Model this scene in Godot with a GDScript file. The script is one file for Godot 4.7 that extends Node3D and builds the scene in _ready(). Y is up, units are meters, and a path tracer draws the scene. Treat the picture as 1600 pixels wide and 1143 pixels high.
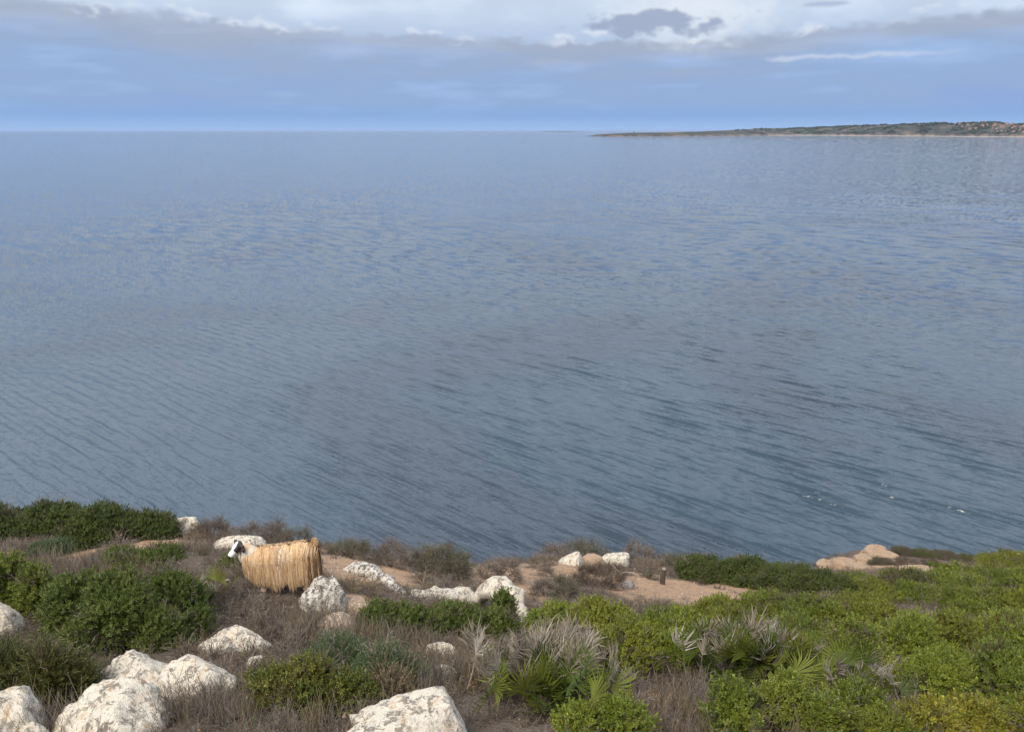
extends Node3D
# A goat on a scrubby cliff top above the sea. Units are metres, y is up, the sea lies at y = 0 and the viewer stands 45 m above it, looking towards -z.

const EYE := 45.0
const RIPPLE := 0.0004
const EXPOSURE := 2.4

func _ready() -> void:
	var cam := Camera3D.new()
	cam.name = "camera"
	cam.fov = 50.8
	cam.near = 0.1
	cam.far = 120000.0
	cam.position = Vector3(0, EYE, 0)
	cam.rotation_degrees = Vector3(-17.0, 0, 0)
	add_child(cam)
	cam.current = true
	var env := Environment.new()
	env.background_mode = Environment.BG_SKY
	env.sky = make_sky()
	env.tonemap_mode = Environment.TONE_MAPPER_LINEAR
	env.tonemap_exposure = EXPOSURE
	env.fog_enabled = true
	env.fog_density = 0.00001
	env.fog_light_color = Color(0.72, 0.82, 0.97)
	env.sdfgi_enabled = true
	env.ssao_enabled = true
	env.ssil_enabled = true
	var we := WorldEnvironment.new()
	we.name = "surroundings"
	we.environment = env
	add_child(we)
	var sun := DirectionalLight3D.new()
	sun.name = "sun"
	sun.light_energy = 0.5
	sun.light_angular_distance = 28.0
	sun.light_color = Color(1.0, 0.95, 0.88)
	sun.shadow_enabled = true
	sun.rotation_degrees = Vector3(-56, -38, 0)
	add_child(sun)
	make_materials()
	prepare_ground()
	make_ground()
	make_sea()
	make_far_coast()
	make_rocks()
	make_clumps()
	make_shrubs()
	make_palms()
	make_wood()
	make_goat(on_soil(-3.23, 9.5, 0.04), 0.06)
	make_undergrowth()

# ------------------------------------------------------------------ helpers
var taken := {}
var grid := PackedFloat32Array()
var edge_line := PackedVector2Array()
var bump := FastNoiseLite.new()
var patch := FastNoiseLite.new()
var mats := {}

func numbered(called: String) -> String:
	var n: int = taken.get(called, 0)
	taken[called] = n + 1
	return called if n == 0 else "%s_%03d" % [called, n]

func tag(o: Node3D, label: String, category: String, group := "", kind := "") -> void:
	if label: o.set_meta("label", label)
	if category: o.set_meta("category", category)
	if group: o.set_meta("group", group)
	if kind: o.set_meta("kind", kind)

func base(called: String, at: Vector3, label: String, category: String, group := "") -> Node3D:
	var o := Node3D.new()
	o.name = numbered(called)
	add_child(o)
	o.position = at
	tag(o, label, category, group)
	return o

func part(called: String, mesh: Mesh, m: Material, parent: Node) -> MeshInstance3D:
	var o := MeshInstance3D.new()
	o.name = numbered(called) if parent == self else called
	o.mesh = mesh
	o.material_override = m
	parent.add_child(o, true)
	return o

func copies(called: String, mesh: Mesh, m: Material, parent: Node, where: Array, tints: PackedColorArray) -> MultiMeshInstance3D:
	var mm := MultiMesh.new()
	mm.transform_format = MultiMesh.TRANSFORM_3D
	mm.use_colors = true
	mm.mesh = mesh
	mm.instance_count = where.size()
	for i in where.size():
		mm.set_instance_transform(i, where[i])
		mm.set_instance_color(i, tints[i])
	var o := MultiMeshInstance3D.new()
	o.name = numbered(called) if parent == self else called
	o.multimesh = mm
	o.material_override = m
	parent.add_child(o, true)
	return o

func rng(s: int) -> RandomNumberGenerator:
	var r := RandomNumberGenerator.new()
	r.seed = s * 7919 + 17
	return r

func noise(freq: float, s: int, octaves := 4, kind := FastNoiseLite.TYPE_SIMPLEX_SMOOTH) -> FastNoiseLite:
	var n := FastNoiseLite.new()
	n.noise_type = kind
	n.seed = s
	n.frequency = freq
	n.fractal_type = FastNoiseLite.FRACTAL_FBM if octaves > 1 else FastNoiseLite.FRACTAL_NONE
	n.fractal_octaves = octaves
	return n

func sm(a: float, b: float, x: float) -> float:
	return smoothstep(a, b, x)

# a growing mesh: points, colours, triangles
class Build:
	var v := PackedVector3Array()
	var c := PackedColorArray()
	var t := PackedInt32Array()
	var n := PackedVector3Array()
	var uv := PackedVector2Array()
	func add(p: Vector3, col := Color.WHITE) -> int:
		v.append(p)
		c.append(col)
		return v.size() - 1
	func tri(i: int, j: int, k: int) -> void:
		t.append(i); t.append(j); t.append(k)
	func quad(i: int, j: int, k: int, l: int) -> void:
		tri(i, j, k); tri(i, k, l)
	func smooth() -> void:
		n = PackedVector3Array()
		n.resize(v.size())
		for i in range(0, t.size(), 3):
			var a := v[t[i]]
			var f := (v[t[i + 2]] - a).cross(v[t[i + 1]] - a)
			n[t[i]] += f; n[t[i + 1]] += f; n[t[i + 2]] += f
		for i in n.size():
			n[i] = n[i].normalized() if n[i].length_squared() > 1e-20 else Vector3.UP
	func mesh() -> ArrayMesh:
		if n.size() != v.size(): smooth()
		var a := []
		a.resize(Mesh.ARRAY_MAX)
		a[Mesh.ARRAY_VERTEX] = v
		a[Mesh.ARRAY_NORMAL] = n
		a[Mesh.ARRAY_COLOR] = c
		if uv.size() == v.size(): a[Mesh.ARRAY_TEX_UV] = uv
		a[Mesh.ARRAY_INDEX] = t
		var m := ArrayMesh.new()
		m.add_surface_from_arrays(Mesh.PRIMITIVE_TRIANGLES, a)
		return m
	# a bent tapered rod with a ring of k corners at each point
	func rod(pts: Array, radii: Array, k: int, col := Color.WHITE) -> void:
		var first := -1
		for i in pts.size():
			var d: Vector3 = (pts[mini(i + 1, pts.size() - 1)] - pts[maxi(i - 1, 0)]).normalized()
			var s := d.cross(Vector3(0.31, 0.17, 0.93)).normalized()
			var w := d.cross(s)
			var at := v.size()
			for j in k:
				var ang := TAU * j / k
				add(pts[i] + (s * cos(ang) + w * sin(ang)) * radii[i], col)
			if first >= 0:
				for j in k:
					quad(first + j, at + j, at + (j + 1) % k, first + (j + 1) % k)
			first = at
		var tip := add(pts[-1], col)
		for j in k: tri(first + j, tip, first + (j + 1) % k)
	# a flat hair: a ribbon through the points, facing out, tapering to its tip
	func strand(pts: Array, out: Vector3, w: float, col: Color) -> void:
		var last := -1
		for i in pts.size():
			var d: Vector3 = pts[mini(i + 1, pts.size() - 1)] - pts[maxi(i - 1, 0)]
			var s := d.cross(out).normalized() * w * (1.0 if i < pts.size() - 1 else 0.15)
			var at := add(pts[i] - s, col)
			add(pts[i] + s, col)
			if last >= 0: quad(last, last + 1, at + 1, at)
			last = at
	# a leaf: a folded lozenge from p along d, width across s
	func leaf(p: Vector3, d: Vector3, s: Vector3, l: float, w: float, col: Color) -> void:
		var up := s.cross(d).normalized()
		var a := add(p, col)
		var m1 := add(p + d * l * 0.55 + s * w * 0.5 + up * w * 0.18, col)
		var m2 := add(p + d * l * 0.55 - s * w * 0.5 + up * w * 0.18, col)
		var e := add(p + d * l, col)
		tri(a, m1, e); tri(a, e, m2)

# ------------------------------------------------------------------ terrain
func prepare_ground() -> void:
	bump = noise(0.55, 5, 4)
	patch = noise(0.35, 11, 4)
	for e in EDGE: edge_line.append(Vector2(e[0], e[1]))
	# thin-plate surface through the control heights
	var n := CONTROL.size()
	var m := n + 3
	var a := []
	for i in m:
		var row := PackedFloat64Array()
		row.resize(m + 1)
		a.append(row)
	for i in n:
		for j in n:
			var dx: float = CONTROL[i][0] - CONTROL[j][0]
			var dy: float = CONTROL[i][1] - CONTROL[j][1]
			var r2 := dx * dx + dy * dy
			a[i][j] = 0.5 * r2 * log(r2 + 1e-9) + (0.15 if i == j else 0.0)
		a[i][n] = 1.0; a[i][n + 1] = CONTROL[i][0]; a[i][n + 2] = CONTROL[i][1]
		a[n][i] = 1.0; a[n + 1][i] = CONTROL[i][0]; a[n + 2][i] = CONTROL[i][1]
		a[i][m] = CONTROL[i][2]
	for i in m:
		var p := i
		for r in range(i + 1, m):
			if absf(a[r][i]) > absf(a[p][i]): p = r
		var sw = a[i]; a[i] = a[p]; a[p] = sw
		for r in range(i + 1, m):
			var k: float = a[r][i] / a[i][i]
			if k == 0.0: continue
			for q in range(i, m + 1): a[r][q] -= k * a[i][q]
	var w := PackedFloat64Array()
	w.resize(m)
	for i in range(m - 1, -1, -1):
		var s: float = a[i][m]
		for q in range(i + 1, m): s -= a[i][q] * w[q]
		w[i] = s / a[i][i]
	# sampled every half metre: x from -32 to 72, distance from -10 to 76
	grid.resize(209 * 173)
	var px := PackedFloat64Array()
	var py := PackedFloat64Array()
	for q in CONTROL: px.append(q[0]); py.append(q[1])
	for j in 173:
		var d := -10.0 + j * 0.5
		for i in 209:
			var x := -32.0 + i * 0.5
			var s := w[n] + w[n + 1] * x + w[n + 2] * d
			for q in n:
				var r2 := (x - px[q]) * (x - px[q]) + (d - py[q]) * (d - py[q])
				s += w[q] * 0.5 * r2 * log(r2 + 1e-9)
			grid[j * 209 + i] = s

func edge_at(x: float) -> float:
	for i in range(1, edge_line.size()):
		if x <= edge_line[i].x:
			return lerpf(edge_line[i - 1].y, edge_line[i].y, clampf(inverse_lerp(edge_line[i - 1].x, edge_line[i].x, x), 0, 1))
	return edge_line[-1].y

# height above the sea of the soil at x, d metres out
func soil(x: float, d: float) -> float:
	var gx := clampf((x + 32.0) * 2.0, 0, 207.99)
	var gy := clampf((d + 10.0) * 2.0, 0, 171.99)
	var i := int(gx)
	var j := int(gy)
	var fx := gx - i
	var fy := gy - j
	var k := j * 209 + i
	var y := lerpf(lerpf(grid[k], grid[k + 1], fx), lerpf(grid[k + 209], grid[k + 210], fx), fy)
	var e := d - edge_at(x)
	y -= 1.3 * (e if e > 8.0 else log(1.0 + exp(maxf(e, -10.0) / 0.35)) * 0.35)
	return EYE + y + bump.get_noise_2d(x, d) * 0.09 + bump.get_noise_2d(x * 5.0 + 40.0, d * 5.0) * 0.025

func on_soil(x: float, d: float, lift := 0.0) -> Vector3:
	return Vector3(x, soil(x, d) + lift, -d)

func sandiness(x: float, d: float) -> float:
	var s := 0.0
	for z in SAND_ZONES:
		var q := Vector2((x - z[0]) / z[2], (d - z[1]) / maxf(z[3], 0.25)).length()
		s = maxf(s, 1.0 - sm(0.65, 1.15, q + patch.get_noise_2d(x * 4.0, d * 4.0) * 0.55))
	return s

func make_ground() -> void:
	var xs := PackedFloat32Array()
	var ds := PackedFloat32Array()
	var x := -32.0
	while x < 72.0:
		xs.append(x)
		x += 0.13 if x > -11.5 and x < 12.0 else 0.55
	var d := -9.0
	while d < 75.0:
		ds.append(d)
		d += 0.13 if d > 3.5 and d < 21.0 else 0.45
	var b := Build.new()
	var w := xs.size()
	var litter := Color(0.095, 0.066, 0.044)
	var sand := Color(0.47, 0.300, 0.175)
	var grey := Color(0.155, 0.118, 0.086)
	var stone := Color(0.42, 0.36, 0.29)
	for j in ds.size():
		for i in w:
			var p := on_soil(xs[i], ds[j])
			var n1 := patch.get_noise_2d(p.x * 2.0 + 70.0, p.z * 2.0)
			var n2 := bump.get_noise_2d(p.x * 9.0, p.z * 9.0)
			var col := litter.lerp(grey, clampf(0.5 + n1 * 1.2, 0, 1))
			col = col.lerp(sand * (0.92 + 0.35 * n2), sandiness(p.x, ds[j]))
			if ds[j] - edge_at(p.x) > 1.5: col = stone * (0.9 + 0.4 * n1)
			b.add(p, Color(col.r, col.g, col.b))
	for j in ds.size() - 1:
		for i in w - 1:
			var k := j * w + i
			b.quad(k, k + w, k + w + 1, k + 1)
	var o := part("hillside_ground", b.mesh(), mats.soil, self)
	o.set_meta("kind", "structure")

# ------------------------------------------------------------------ textures and materials
func noise_image(n: FastNoiseLite, size: int) -> PackedByteArray:
	var im := n.get_seamless_image(size, size)
	im.convert(Image.FORMAT_L8)
	return im.get_data()

func plain(col: Color, rough := 0.85, vertex := true) -> StandardMaterial3D:
	var m := StandardMaterial3D.new()
	m.albedo_color = col.linear_to_srgb()
	m.roughness = rough
	m.vertex_color_use_as_albedo = vertex
	return m

func grey_texture(n: FastNoiseLite, size: int, low: float, high: float) -> ImageTexture:
	var d := noise_image(n, size)
	var o := PackedByteArray()
	o.resize(size * size * 3)
	for i in size * size:
		var g := int(255.0 * lerpf(low, high, d[i] / 255.0))
		o[i * 3] = g; o[i * 3 + 1] = g; o[i * 3 + 2] = g
	return ImageTexture.create_from_image(Image.create_from_data(size, size, false, Image.FORMAT_RGB8, o))

# weathered limestone: pale ground, grey and black lichen crusts with ragged edges, a few ochre ones
func stone_texture(s: int, pale: Color, dark: Color, dark_share: float, ochre_share: float) -> Array:
	var size := 512
	var big := noise_image(noise(0.012, s, 5), size)
	var cell := noise_image(noise(0.045, s + 1, 3), size)
	var fine := noise_image(noise(0.16, s + 2, 3), size)
	var rust := noise_image(noise(0.009, s + 3, 3), size)
	var o := PackedByteArray()
	var h := PackedByteArray()
	o.resize(size * size * 3)
	h.resize(size * size)
	for i in size * size:
		var f := fine[i] / 255.0
		var g := big[i] / 255.0
		var k := cell[i] / 255.0
		var col := pale * (0.86 + 0.28 * f)
		col = col.lerp(pale * Color(0.86, 0.82, 0.76), sm(0.45, 0.75, g) * 0.6)
		var crust := sm(0.0, 0.05, g * 0.55 + k * 0.45 + (f - 0.5) * 0.12 - (1.0 - dark_share))
		col = col.lerp(dark * (0.7 + 0.8 * f), crust)
		var orange := sm(0.0, 0.05, rust[i] / 255.0 * 0.7 + k * 0.3 - (1.0 - ochre_share))
		col = col.lerp(Color(0.42, 0.26, 0.12), orange * 0.6)
		col = col.clamp().linear_to_srgb()
		o[i * 3] = int(col.r * 255.0); o[i * 3 + 1] = int(col.g * 255.0); o[i * 3 + 2] = int(col.b * 255.0)
		h[i] = int(clampf(g * 90.0 + k * 70.0 + f * 80.0, 0.0, 255.0))
	return [ImageTexture.create_from_image(Image.create_from_data(size, size, false, Image.FORMAT_RGB8, o)), ImageTexture.create_from_image(Image.create_from_data(size, size, false, Image.FORMAT_L8, h))]

func stone(s: int, pale: Color, dark: Color, dark_share: float, ochre_share: float, tile: float) -> StandardMaterial3D:
	var tex := stone_texture(s, pale, dark, dark_share, ochre_share)
	var m := StandardMaterial3D.new()
	m.albedo_texture = tex[0]
	m.heightmap_enabled = true
	m.heightmap_texture = tex[1]
	m.heightmap_scale = 3.5
	m.uv1_triplanar = true
	m.uv1_world_triplanar = true
	m.uv1_scale = Vector3.ONE / tile
	m.roughness = 0.92
	return m

func make_materials() -> void:
	mats.soil = plain(Color.WHITE, 0.95)
	mats.soil.albedo_texture = grey_texture(noise(0.07, 21, 5), 512, 0.72, 1.0)
	mats.soil.heightmap_enabled = true
	mats.soil.heightmap_texture = grey_texture(noise(0.05, 22, 5), 512, 0.0, 1.0)
	mats.soil.heightmap_scale = 5.0
	mats.soil.uv1_triplanar = true
	mats.soil.uv1_world_triplanar = true
	mats.soil.uv1_scale = Vector3.ONE / 1.7
	mats.lichen = stone(31, Color(0.55, 0.50, 0.405), Color(0.15, 0.13, 0.105), 0.455, 0.30, 1.0)
	mats.mottled = stone(37, Color(0.56, 0.52, 0.44), Color(0.075, 0.06, 0.05), 0.53, 0.2, 0.7)
	mats.earthy = stone(41, Color(0.30, 0.22, 0.15), Color(0.62, 0.58, 0.5), 0.36, 0.2, 0.6)
	mats.sand = stone(43, Color(0.29, 0.218, 0.155), Color(0.2, 0.14, 0.1), 0.44, 0.40, 1.3)
	mats.grey = stone(47, Color(0.3, 0.28, 0.26), Color(0.12, 0.11, 0.1), 0.4, 0.1, 0.6)
	mats.leaf = plain(Color.WHITE, 0.42)
	mats.leaf.backlight_enabled = true
	mats.leaf.backlight = Color(0.55, 0.6, 0.3)
	mats.twig = plain(Color.WHITE, 0.9)
	mats.frond = plain(Color.WHITE, 0.6)
	mats.frond.metallic_specular = 0.3
	mats.frond.backlight_enabled = true
	mats.frond.backlight = Color(0.45, 0.5, 0.25)
	mats.wood = plain(Color(0.16, 0.12, 0.09), 0.9, false)
	mats.wood.albedo_texture = grey_texture(noise(0.02, 61, 5), 256, 0.45, 1.0)
	mats.wood.uv1_triplanar = true
	mats.wood.uv1_scale = Vector3(9, 1.2, 9)
	mats.fur = plain(Color.WHITE, 0.8)
	mats.far = plain(Color.WHITE, 0.95)

# ------------------------------------------------------------------ sky
# colour of the sky at an azimuth (degrees, 0 = out to sea, right positive) and an elevation (degrees)
var streak := FastNoiseLite.new()
var puff := FastNoiseLite.new()
var veil := FastNoiseLite.new()

func cloud_top(az: float) -> float:   # the ragged upper rim of the long cloud bank
	var t := 6.35 + 1.1 * sm(-8.0, -36.0, az) + 1.0 * sm(14.0, 34.0, az) - 0.35 * sm(-20.0, 0.0, az)
	return t

func sky_color(az: float, el: float) -> Color:
	# air: blue at the horizon, paling upwards into high thin overcast
	var air := Color(0.330, 0.500, 0.80).lerp(Color(0.250, 0.420, 0.74), sm(0.0, 1.3, el))
	air = air.lerp(Color(0.33, 0.465, 0.72), sm(1.0, 4.0, el))
	air = air.lerp(Color(0.60, 0.70, 0.86), sm(3.5, 8.5, el))
	air = air.lerp(Color(0.64, 0.71, 0.83), sm(9.0, 14.0, el))
	air = air.lerp(Color(1.32, 1.44, 1.72), sm(14.0, 24.0, el))  # band above the view, set brighter than the zenith to brighten the sea
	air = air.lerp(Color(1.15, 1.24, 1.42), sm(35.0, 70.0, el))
	var wrap := sin(deg_to_rad(az)) * 57.0
	var deep := cos(deg_to_rad(az)) * 57.0
	var fine := streak.get_noise_3d(wrap * 0.30, el * 1.9, deep * 0.30)
	var broad := streak.get_noise_3d(wrap * 0.09 + 90.0, el * 0.75, deep * 0.09)
	var lump := puff.get_noise_3d(wrap * 1.0, el * 2.0, deep * 1.0)
	var high := veil.get_noise_3d(wrap * 0.35, el * 0.9, deep * 0.35)
	# thin high cloud brightening and darkening the pale part
	air = air * (1.0 + 0.10 * high * sm(5.0, 8.0, el)) + Color(0.10, 0.09, 0.07) * clampf(high * 1.6, 0, 1) * sm(5.5, 7.5, el) * (1.0 - sm(30.0, 60.0, el))
	# the bank: grey-violet at its rim, blue below, banded
	var top := cloud_top(az) + lump * 0.42 + broad * 0.5
	var inside := sm(0.22, -0.30, el - top)
	var rim := sm(-3.0, -0.2, el - top - broad * 1.2)
	var bank := Color(0.290, 0.415, 0.655).lerp(Color(0.385, 0.450, 0.585), rim)
	bank = bank * (1.0 + 0.24 * broad + 0.22 * fine)
	bank = bank.lerp(Color(0.20, 0.315, 0.66), sm(0.1, 0.55, -broad + 0.1) * sm(4.5, 2.0, el) * 0.6)
	var thick := inside * sm(0.5, 2.4, el) * (0.88 + 0.2 * fine)
	var col := air.lerp(bank, clampf(thick, 0, 1))
	# small bright heads along the rim
	var head := sm(0.10, 0.5, puff.get_noise_3d(wrap * 0.30 + 33.0, el * 0.9, deep * 0.30) + 0.35 * lump) * sm(0.55, 0.05, absf(el - top - 0.05 - 0.5 * lump))
	col = col.lerp(Color(0.72, 0.79, 0.90), clampf(head * 0.8, 0, 1))
	# one torn grey cloud over a bright gap, to the right of the middle
	var q := Vector2((az - 9.4) / 5.6, (el - 6.85 - (az - 9.4) * 0.035) / 0.95)
	q.y += 0.25 * sin(az * 1.1)
	var gap := sm(1.5, 0.3, Vector2((az - 12.0) / 5.2, (el - 7.3) / 1.7).length() + lump * 0.35)
	col = col.lerp(Color(0.80, 0.86, 0.93), gap * 0.75)
	var torn := sm(0.95, 0.45, q.length() + lump * 0.75 + fine * 0.3)
	col = col.lerp(Color(0.32, 0.385, 0.55), torn * 0.85)
	var small := sm(1.0, 0.5, Vector2((az - 20.5) / 1.6, (el - 7.65) / 0.20).length() + lump * 0.3)
	col = col.lerp(Color(0.38, 0.45, 0.62), small * 0.7)
	# a thin bright shelf under the right-hand bank
	var shelf := sm(0.22, 0.03, absf(el - 4.55 - 0.25 * lump)) * sm(16.5, 18.0, az) * sm(30.0, 24.0, az)
	col = col.lerp(Color(0.58, 0.67, 0.83), shelf * 0.75)
	col = col / EXPOSURE
	return Color(col.r, col.g, col.b)

func make_sky() -> Sky:
	streak = noise(0.5, 71, 4)
	puff = noise(0.55, 72, 5)
	veil = noise(0.35, 73, 4)
	var w := 4096
	var h := 2048
	var low := Image.create(w, 150, false, Image.FORMAT_RGBF)      # the first 13 degrees above the horizon
	for j in 150:
		var el := (j + 0.5) / h * 180.0
		for i in w:
			var az := ((i + 0.5) / w - 0.5) * 360.0
			if absf(az) > 75.0:
				continue
			low.set_pixel(i, 149 - j, sky_color(az, el))
	# the rest of the dome needs less detail: an eighth of the size
	var coarse := Image.create(w / 8, h / 16, false, Image.FORMAT_RGBF)
	for j in h / 16:
		var el := 90.0 - (j + 0.5) / (h / 16.0) * 90.0
		for i in w / 8:
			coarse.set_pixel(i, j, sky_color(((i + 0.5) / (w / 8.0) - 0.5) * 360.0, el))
	coarse.resize(w, h / 2, Image.INTERPOLATE_BILINEAR)
	var im := Image.create(w, h, false, Image.FORMAT_RGBF)
	im.fill(Color(0.12, 0.15, 0.2))
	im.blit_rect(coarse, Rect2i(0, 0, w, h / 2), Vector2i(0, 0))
	var x0 := int((0.5 - 75.0 / 360.0) * w) + 1
	im.blit_rect(low, Rect2i(x0, 0, w - 2 * x0, 150), Vector2i(x0, h / 2 - 150))
	var m := PanoramaSkyMaterial.new()
	# the panorama starts straight ahead, so its halves change places
	var turned := Image.create(w, h, false, Image.FORMAT_RGBF)
	turned.blit_rect(im, Rect2i(w / 2, 0, w / 2, h), Vector2i(0, 0))
	turned.blit_rect(im, Rect2i(0, 0, w / 2, h), Vector2i(w / 2, 0))
	m.panorama = ImageTexture.create_from_image(turned)
	var s := Sky.new()
	s.sky_material = m
	return s

# ------------------------------------------------------------------ sea
func make_sea() -> void:
	# ripples: a seamless height field turned into slopes, stretched along the crests
	var size := 1024
	var hgt := noise_image(noise(0.016, 81, 5), size)
	var fin := noise_image(noise(0.05, 82, 4), size)
	var o := PackedByteArray()
	o.resize(size * size * 3)
	var along := 56.0 / size
	var across := 23.0 / size
	for j in size:
		var ju := ((j + 1) % size) * size
		var j0 := j * size
		for i in size:
			var i1 := (i + 1) % size
			var z := hgt[j0 + i] + fin[j0 + i] * 0.42
			var sx := (hgt[j0 + i1] + fin[j0 + i1] * 0.42 - z) * RIPPLE / along
			var sy := (hgt[ju + i] + fin[ju + i] * 0.42 - z) * RIPPLE / across
			var l := 1.0 / sqrt(sx * sx + sy * sy + 1.0)
			var k := (j0 + i) * 3
			o[k] = int(127.5 - 127.0 * sx * l)
			o[k + 1] = int(127.5 + 127.0 * sy * l)
			o[k + 2] = int(127.5 + 127.0 * l)
	var m := StandardMaterial3D.new()
	m.normal_enabled = true
	m.normal_texture = ImageTexture.create_from_image(Image.create_from_data(size, size, false, Image.FORMAT_RGB8, o))
	m.normal_scale = 1.0
	m.vertex_color_use_as_albedo = true
	m.roughness = 0.07
	m.metallic_specular = 0.60
	mats.sea = m
	# crests run at about 45 degrees to the coast
	var r := rng(3)
	var waves := []
	for i in 8:      # the wind sea: long parallel crests about two metres apart
		var len := lerpf(1.35, 2.7, i / 7.0) * r.randf_range(0.95, 1.05)
		var ang := deg_to_rad(46.0) + r.randfn() * 0.055
		var k := TAU / len
		waves.append([cos(ang) * k, sin(ang) * k, 0.105 / k, r.randf() * TAU, len])
	for i in 8:       # short wavelets riding on them
		var len := lerpf(0.5, 1.1, i / 7.0)
		var ang := deg_to_rad(48.0) + r.randfn() * 0.22
		var k := TAU / len
		waves.append([cos(ang) * k, sin(ang) * k, 0.045 / k, r.randf() * TAU, len])
	for i in 12:      # cross chop and longer swell
		var len := 1.1 * pow(1.34, i) * r.randf_range(0.93, 1.07)
		var ang := deg_to_rad(52.0) + r.randfn() * 0.32
		var k := TAU / len
		waves.append([cos(ang) * k, sin(ang) * k, 0.034 * (1.0 if len < 4.0 else pow(4.0 / len, 0.65)) / k, r.randf() * TAU, len])
	var rows := PackedFloat32Array()
	var dep := 58.0
	while dep > 0.42:
		rows.append(EYE / tan(deg_to_rad(dep)))
		dep -= 0.5 if dep > 34.0 else 0.045 if dep > 11.0 else 0.066
	var far := rows[-1]
	while far < 60000.0:
		far *= 1.05
		rows.append(far)
	var cols := PackedFloat32Array()
	var az := -75.0
	while az <= 75.0:
		cols.append(deg_to_rad(az))
		az += 0.062 if absf(az) < 37.0 else 0.8
	var b := Build.new()
	var gust := noise(0.006, 85, 3)
	var warp := noise(0.004, 86, 2)
	var tint_noise := noise(0.011, 87, 4)
	var crest := noise(1.0, 88, 1)
	var w := cols.size()
	var total := w * rows.size()
	b.v.resize(total); b.n.resize(total); b.c.resize(total); b.uv.resize(total)
	var ca := cos(deg_to_rad(46.0))
	var sa := sin(deg_to_rad(46.0))
	for j in rows.size():
		var rad := rows[j]
		var cell := rad * rad / EYE * deg_to_rad(0.05)
		var live := []
		for wv in waves:
			var f := sm(1.9, 3.6, wv[4] / maxf(cell, 0.12))
			if f > 0.0 and rad < 6000.0: live.append([wv[0], wv[1], wv[2] * f, wv[3]])
		var streaky := sm(90.0, 230.0, rad) * 0.40
		var lev := maxf(log(cell * 2.0 / 1.6) / log(2.0), 0.0)
		var s0 := 1.6 * pow(2.0, floorf(lev))
		var sf := lev - floorf(lev)
		var flat := sm(280.0, 700.0, rad)
		var llev := maxf(log(rad * 0.0065 / 1.5) / log(2.0), 0.0)
		var lx := 1.5 * pow(2.0, floorf(llev))
		var lf := llev - floorf(llev)
		streaky *= 1.0 - 0.78 * sm(230.0, 1000.0, rad)
		for i in w:
			var x := sin(cols[i]) * rad
			var d := cos(cols[i]) * rad
			var y := 0.0
			var sx := 0.0
			var sd := 0.0
			var g := gust.get_noise_2d(x, d * 0.55)
			var amp := clampf(0.95 + 1.1 * g, 0.4, 1.35)
			for wv in live:
				var ph: float = wv[0] * x + wv[1] * d + wv[3]
				var a: float = wv[2] * amp
				y += a * (sin(ph) - 0.22 * cos(2.0 * ph))
				var cs := a * (cos(ph) + 0.44 * sin(2.0 * ph))
				sx += cs * wv[0]
				sd += cs * wv[1]
			# crests too far off to be built one by one: streaks along the crests, as fine as the mesh can carry
			if streaky > 0.0:
				var al := x * -sa + d * ca
				var ac := x * ca + d * sa
				var n0 := crest.get_noise_2d(al / (s0 * 3.6), ac / s0)
				var n1 := crest.get_noise_2d(al / (s0 * 7.2) + 50.0, ac / (s0 * 2.0))
				var sl := lerpf(n0, n1, sf)
				if flat > 0.0:
					var f0 := crest.get_noise_2d(x / lx, d / (s0 * 0.4))
					var f1 := crest.get_noise_2d(x / (lx * 2.0) + 70.0, d / (s0 * 0.8))
					sl = lerpf(sl, lerpf(f0, f1, lf), flat)
				sl *= streaky * amp
				sx += sl * ca
				sd += sl * sa + streaky * 0.4 * (r.randf() + r.randf() - 1.0)
			var at := j * w + i
			b.v[at] = Vector3(x, y, -d)
			b.n[at] = Vector3(-sx, 1.0, sd).normalized()
			var wx := x + 14.0 * warp.get_noise_2d(x, d)
			var wd := d + 14.0 * warp.get_noise_2d(x + 900.0, d)
			b.uv[at] = Vector2((wx * -sa + wd * ca) / 56.0, (wx * ca + wd * sa) / 23.0)
			# darker patches in the water colour, scattered by noise, everywhere alike
			var tint := Color(0.008, 0.028, 0.044).lerp(Color(0.006, 0.018, 0.029), sm(-0.05, 0.35, tint_noise.get_noise_2d(x, d)))
			b.c[at] = Color(tint.r, tint.g, tint.b)
	for j in rows.size() - 1:
		for i in w - 1:
			var k := j * w + i
			b.quad(k, k + w, k + w + 1, k + 1)
	part("sea", b.mesh(), mats.sea, self).set_meta("kind", "structure")

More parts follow.
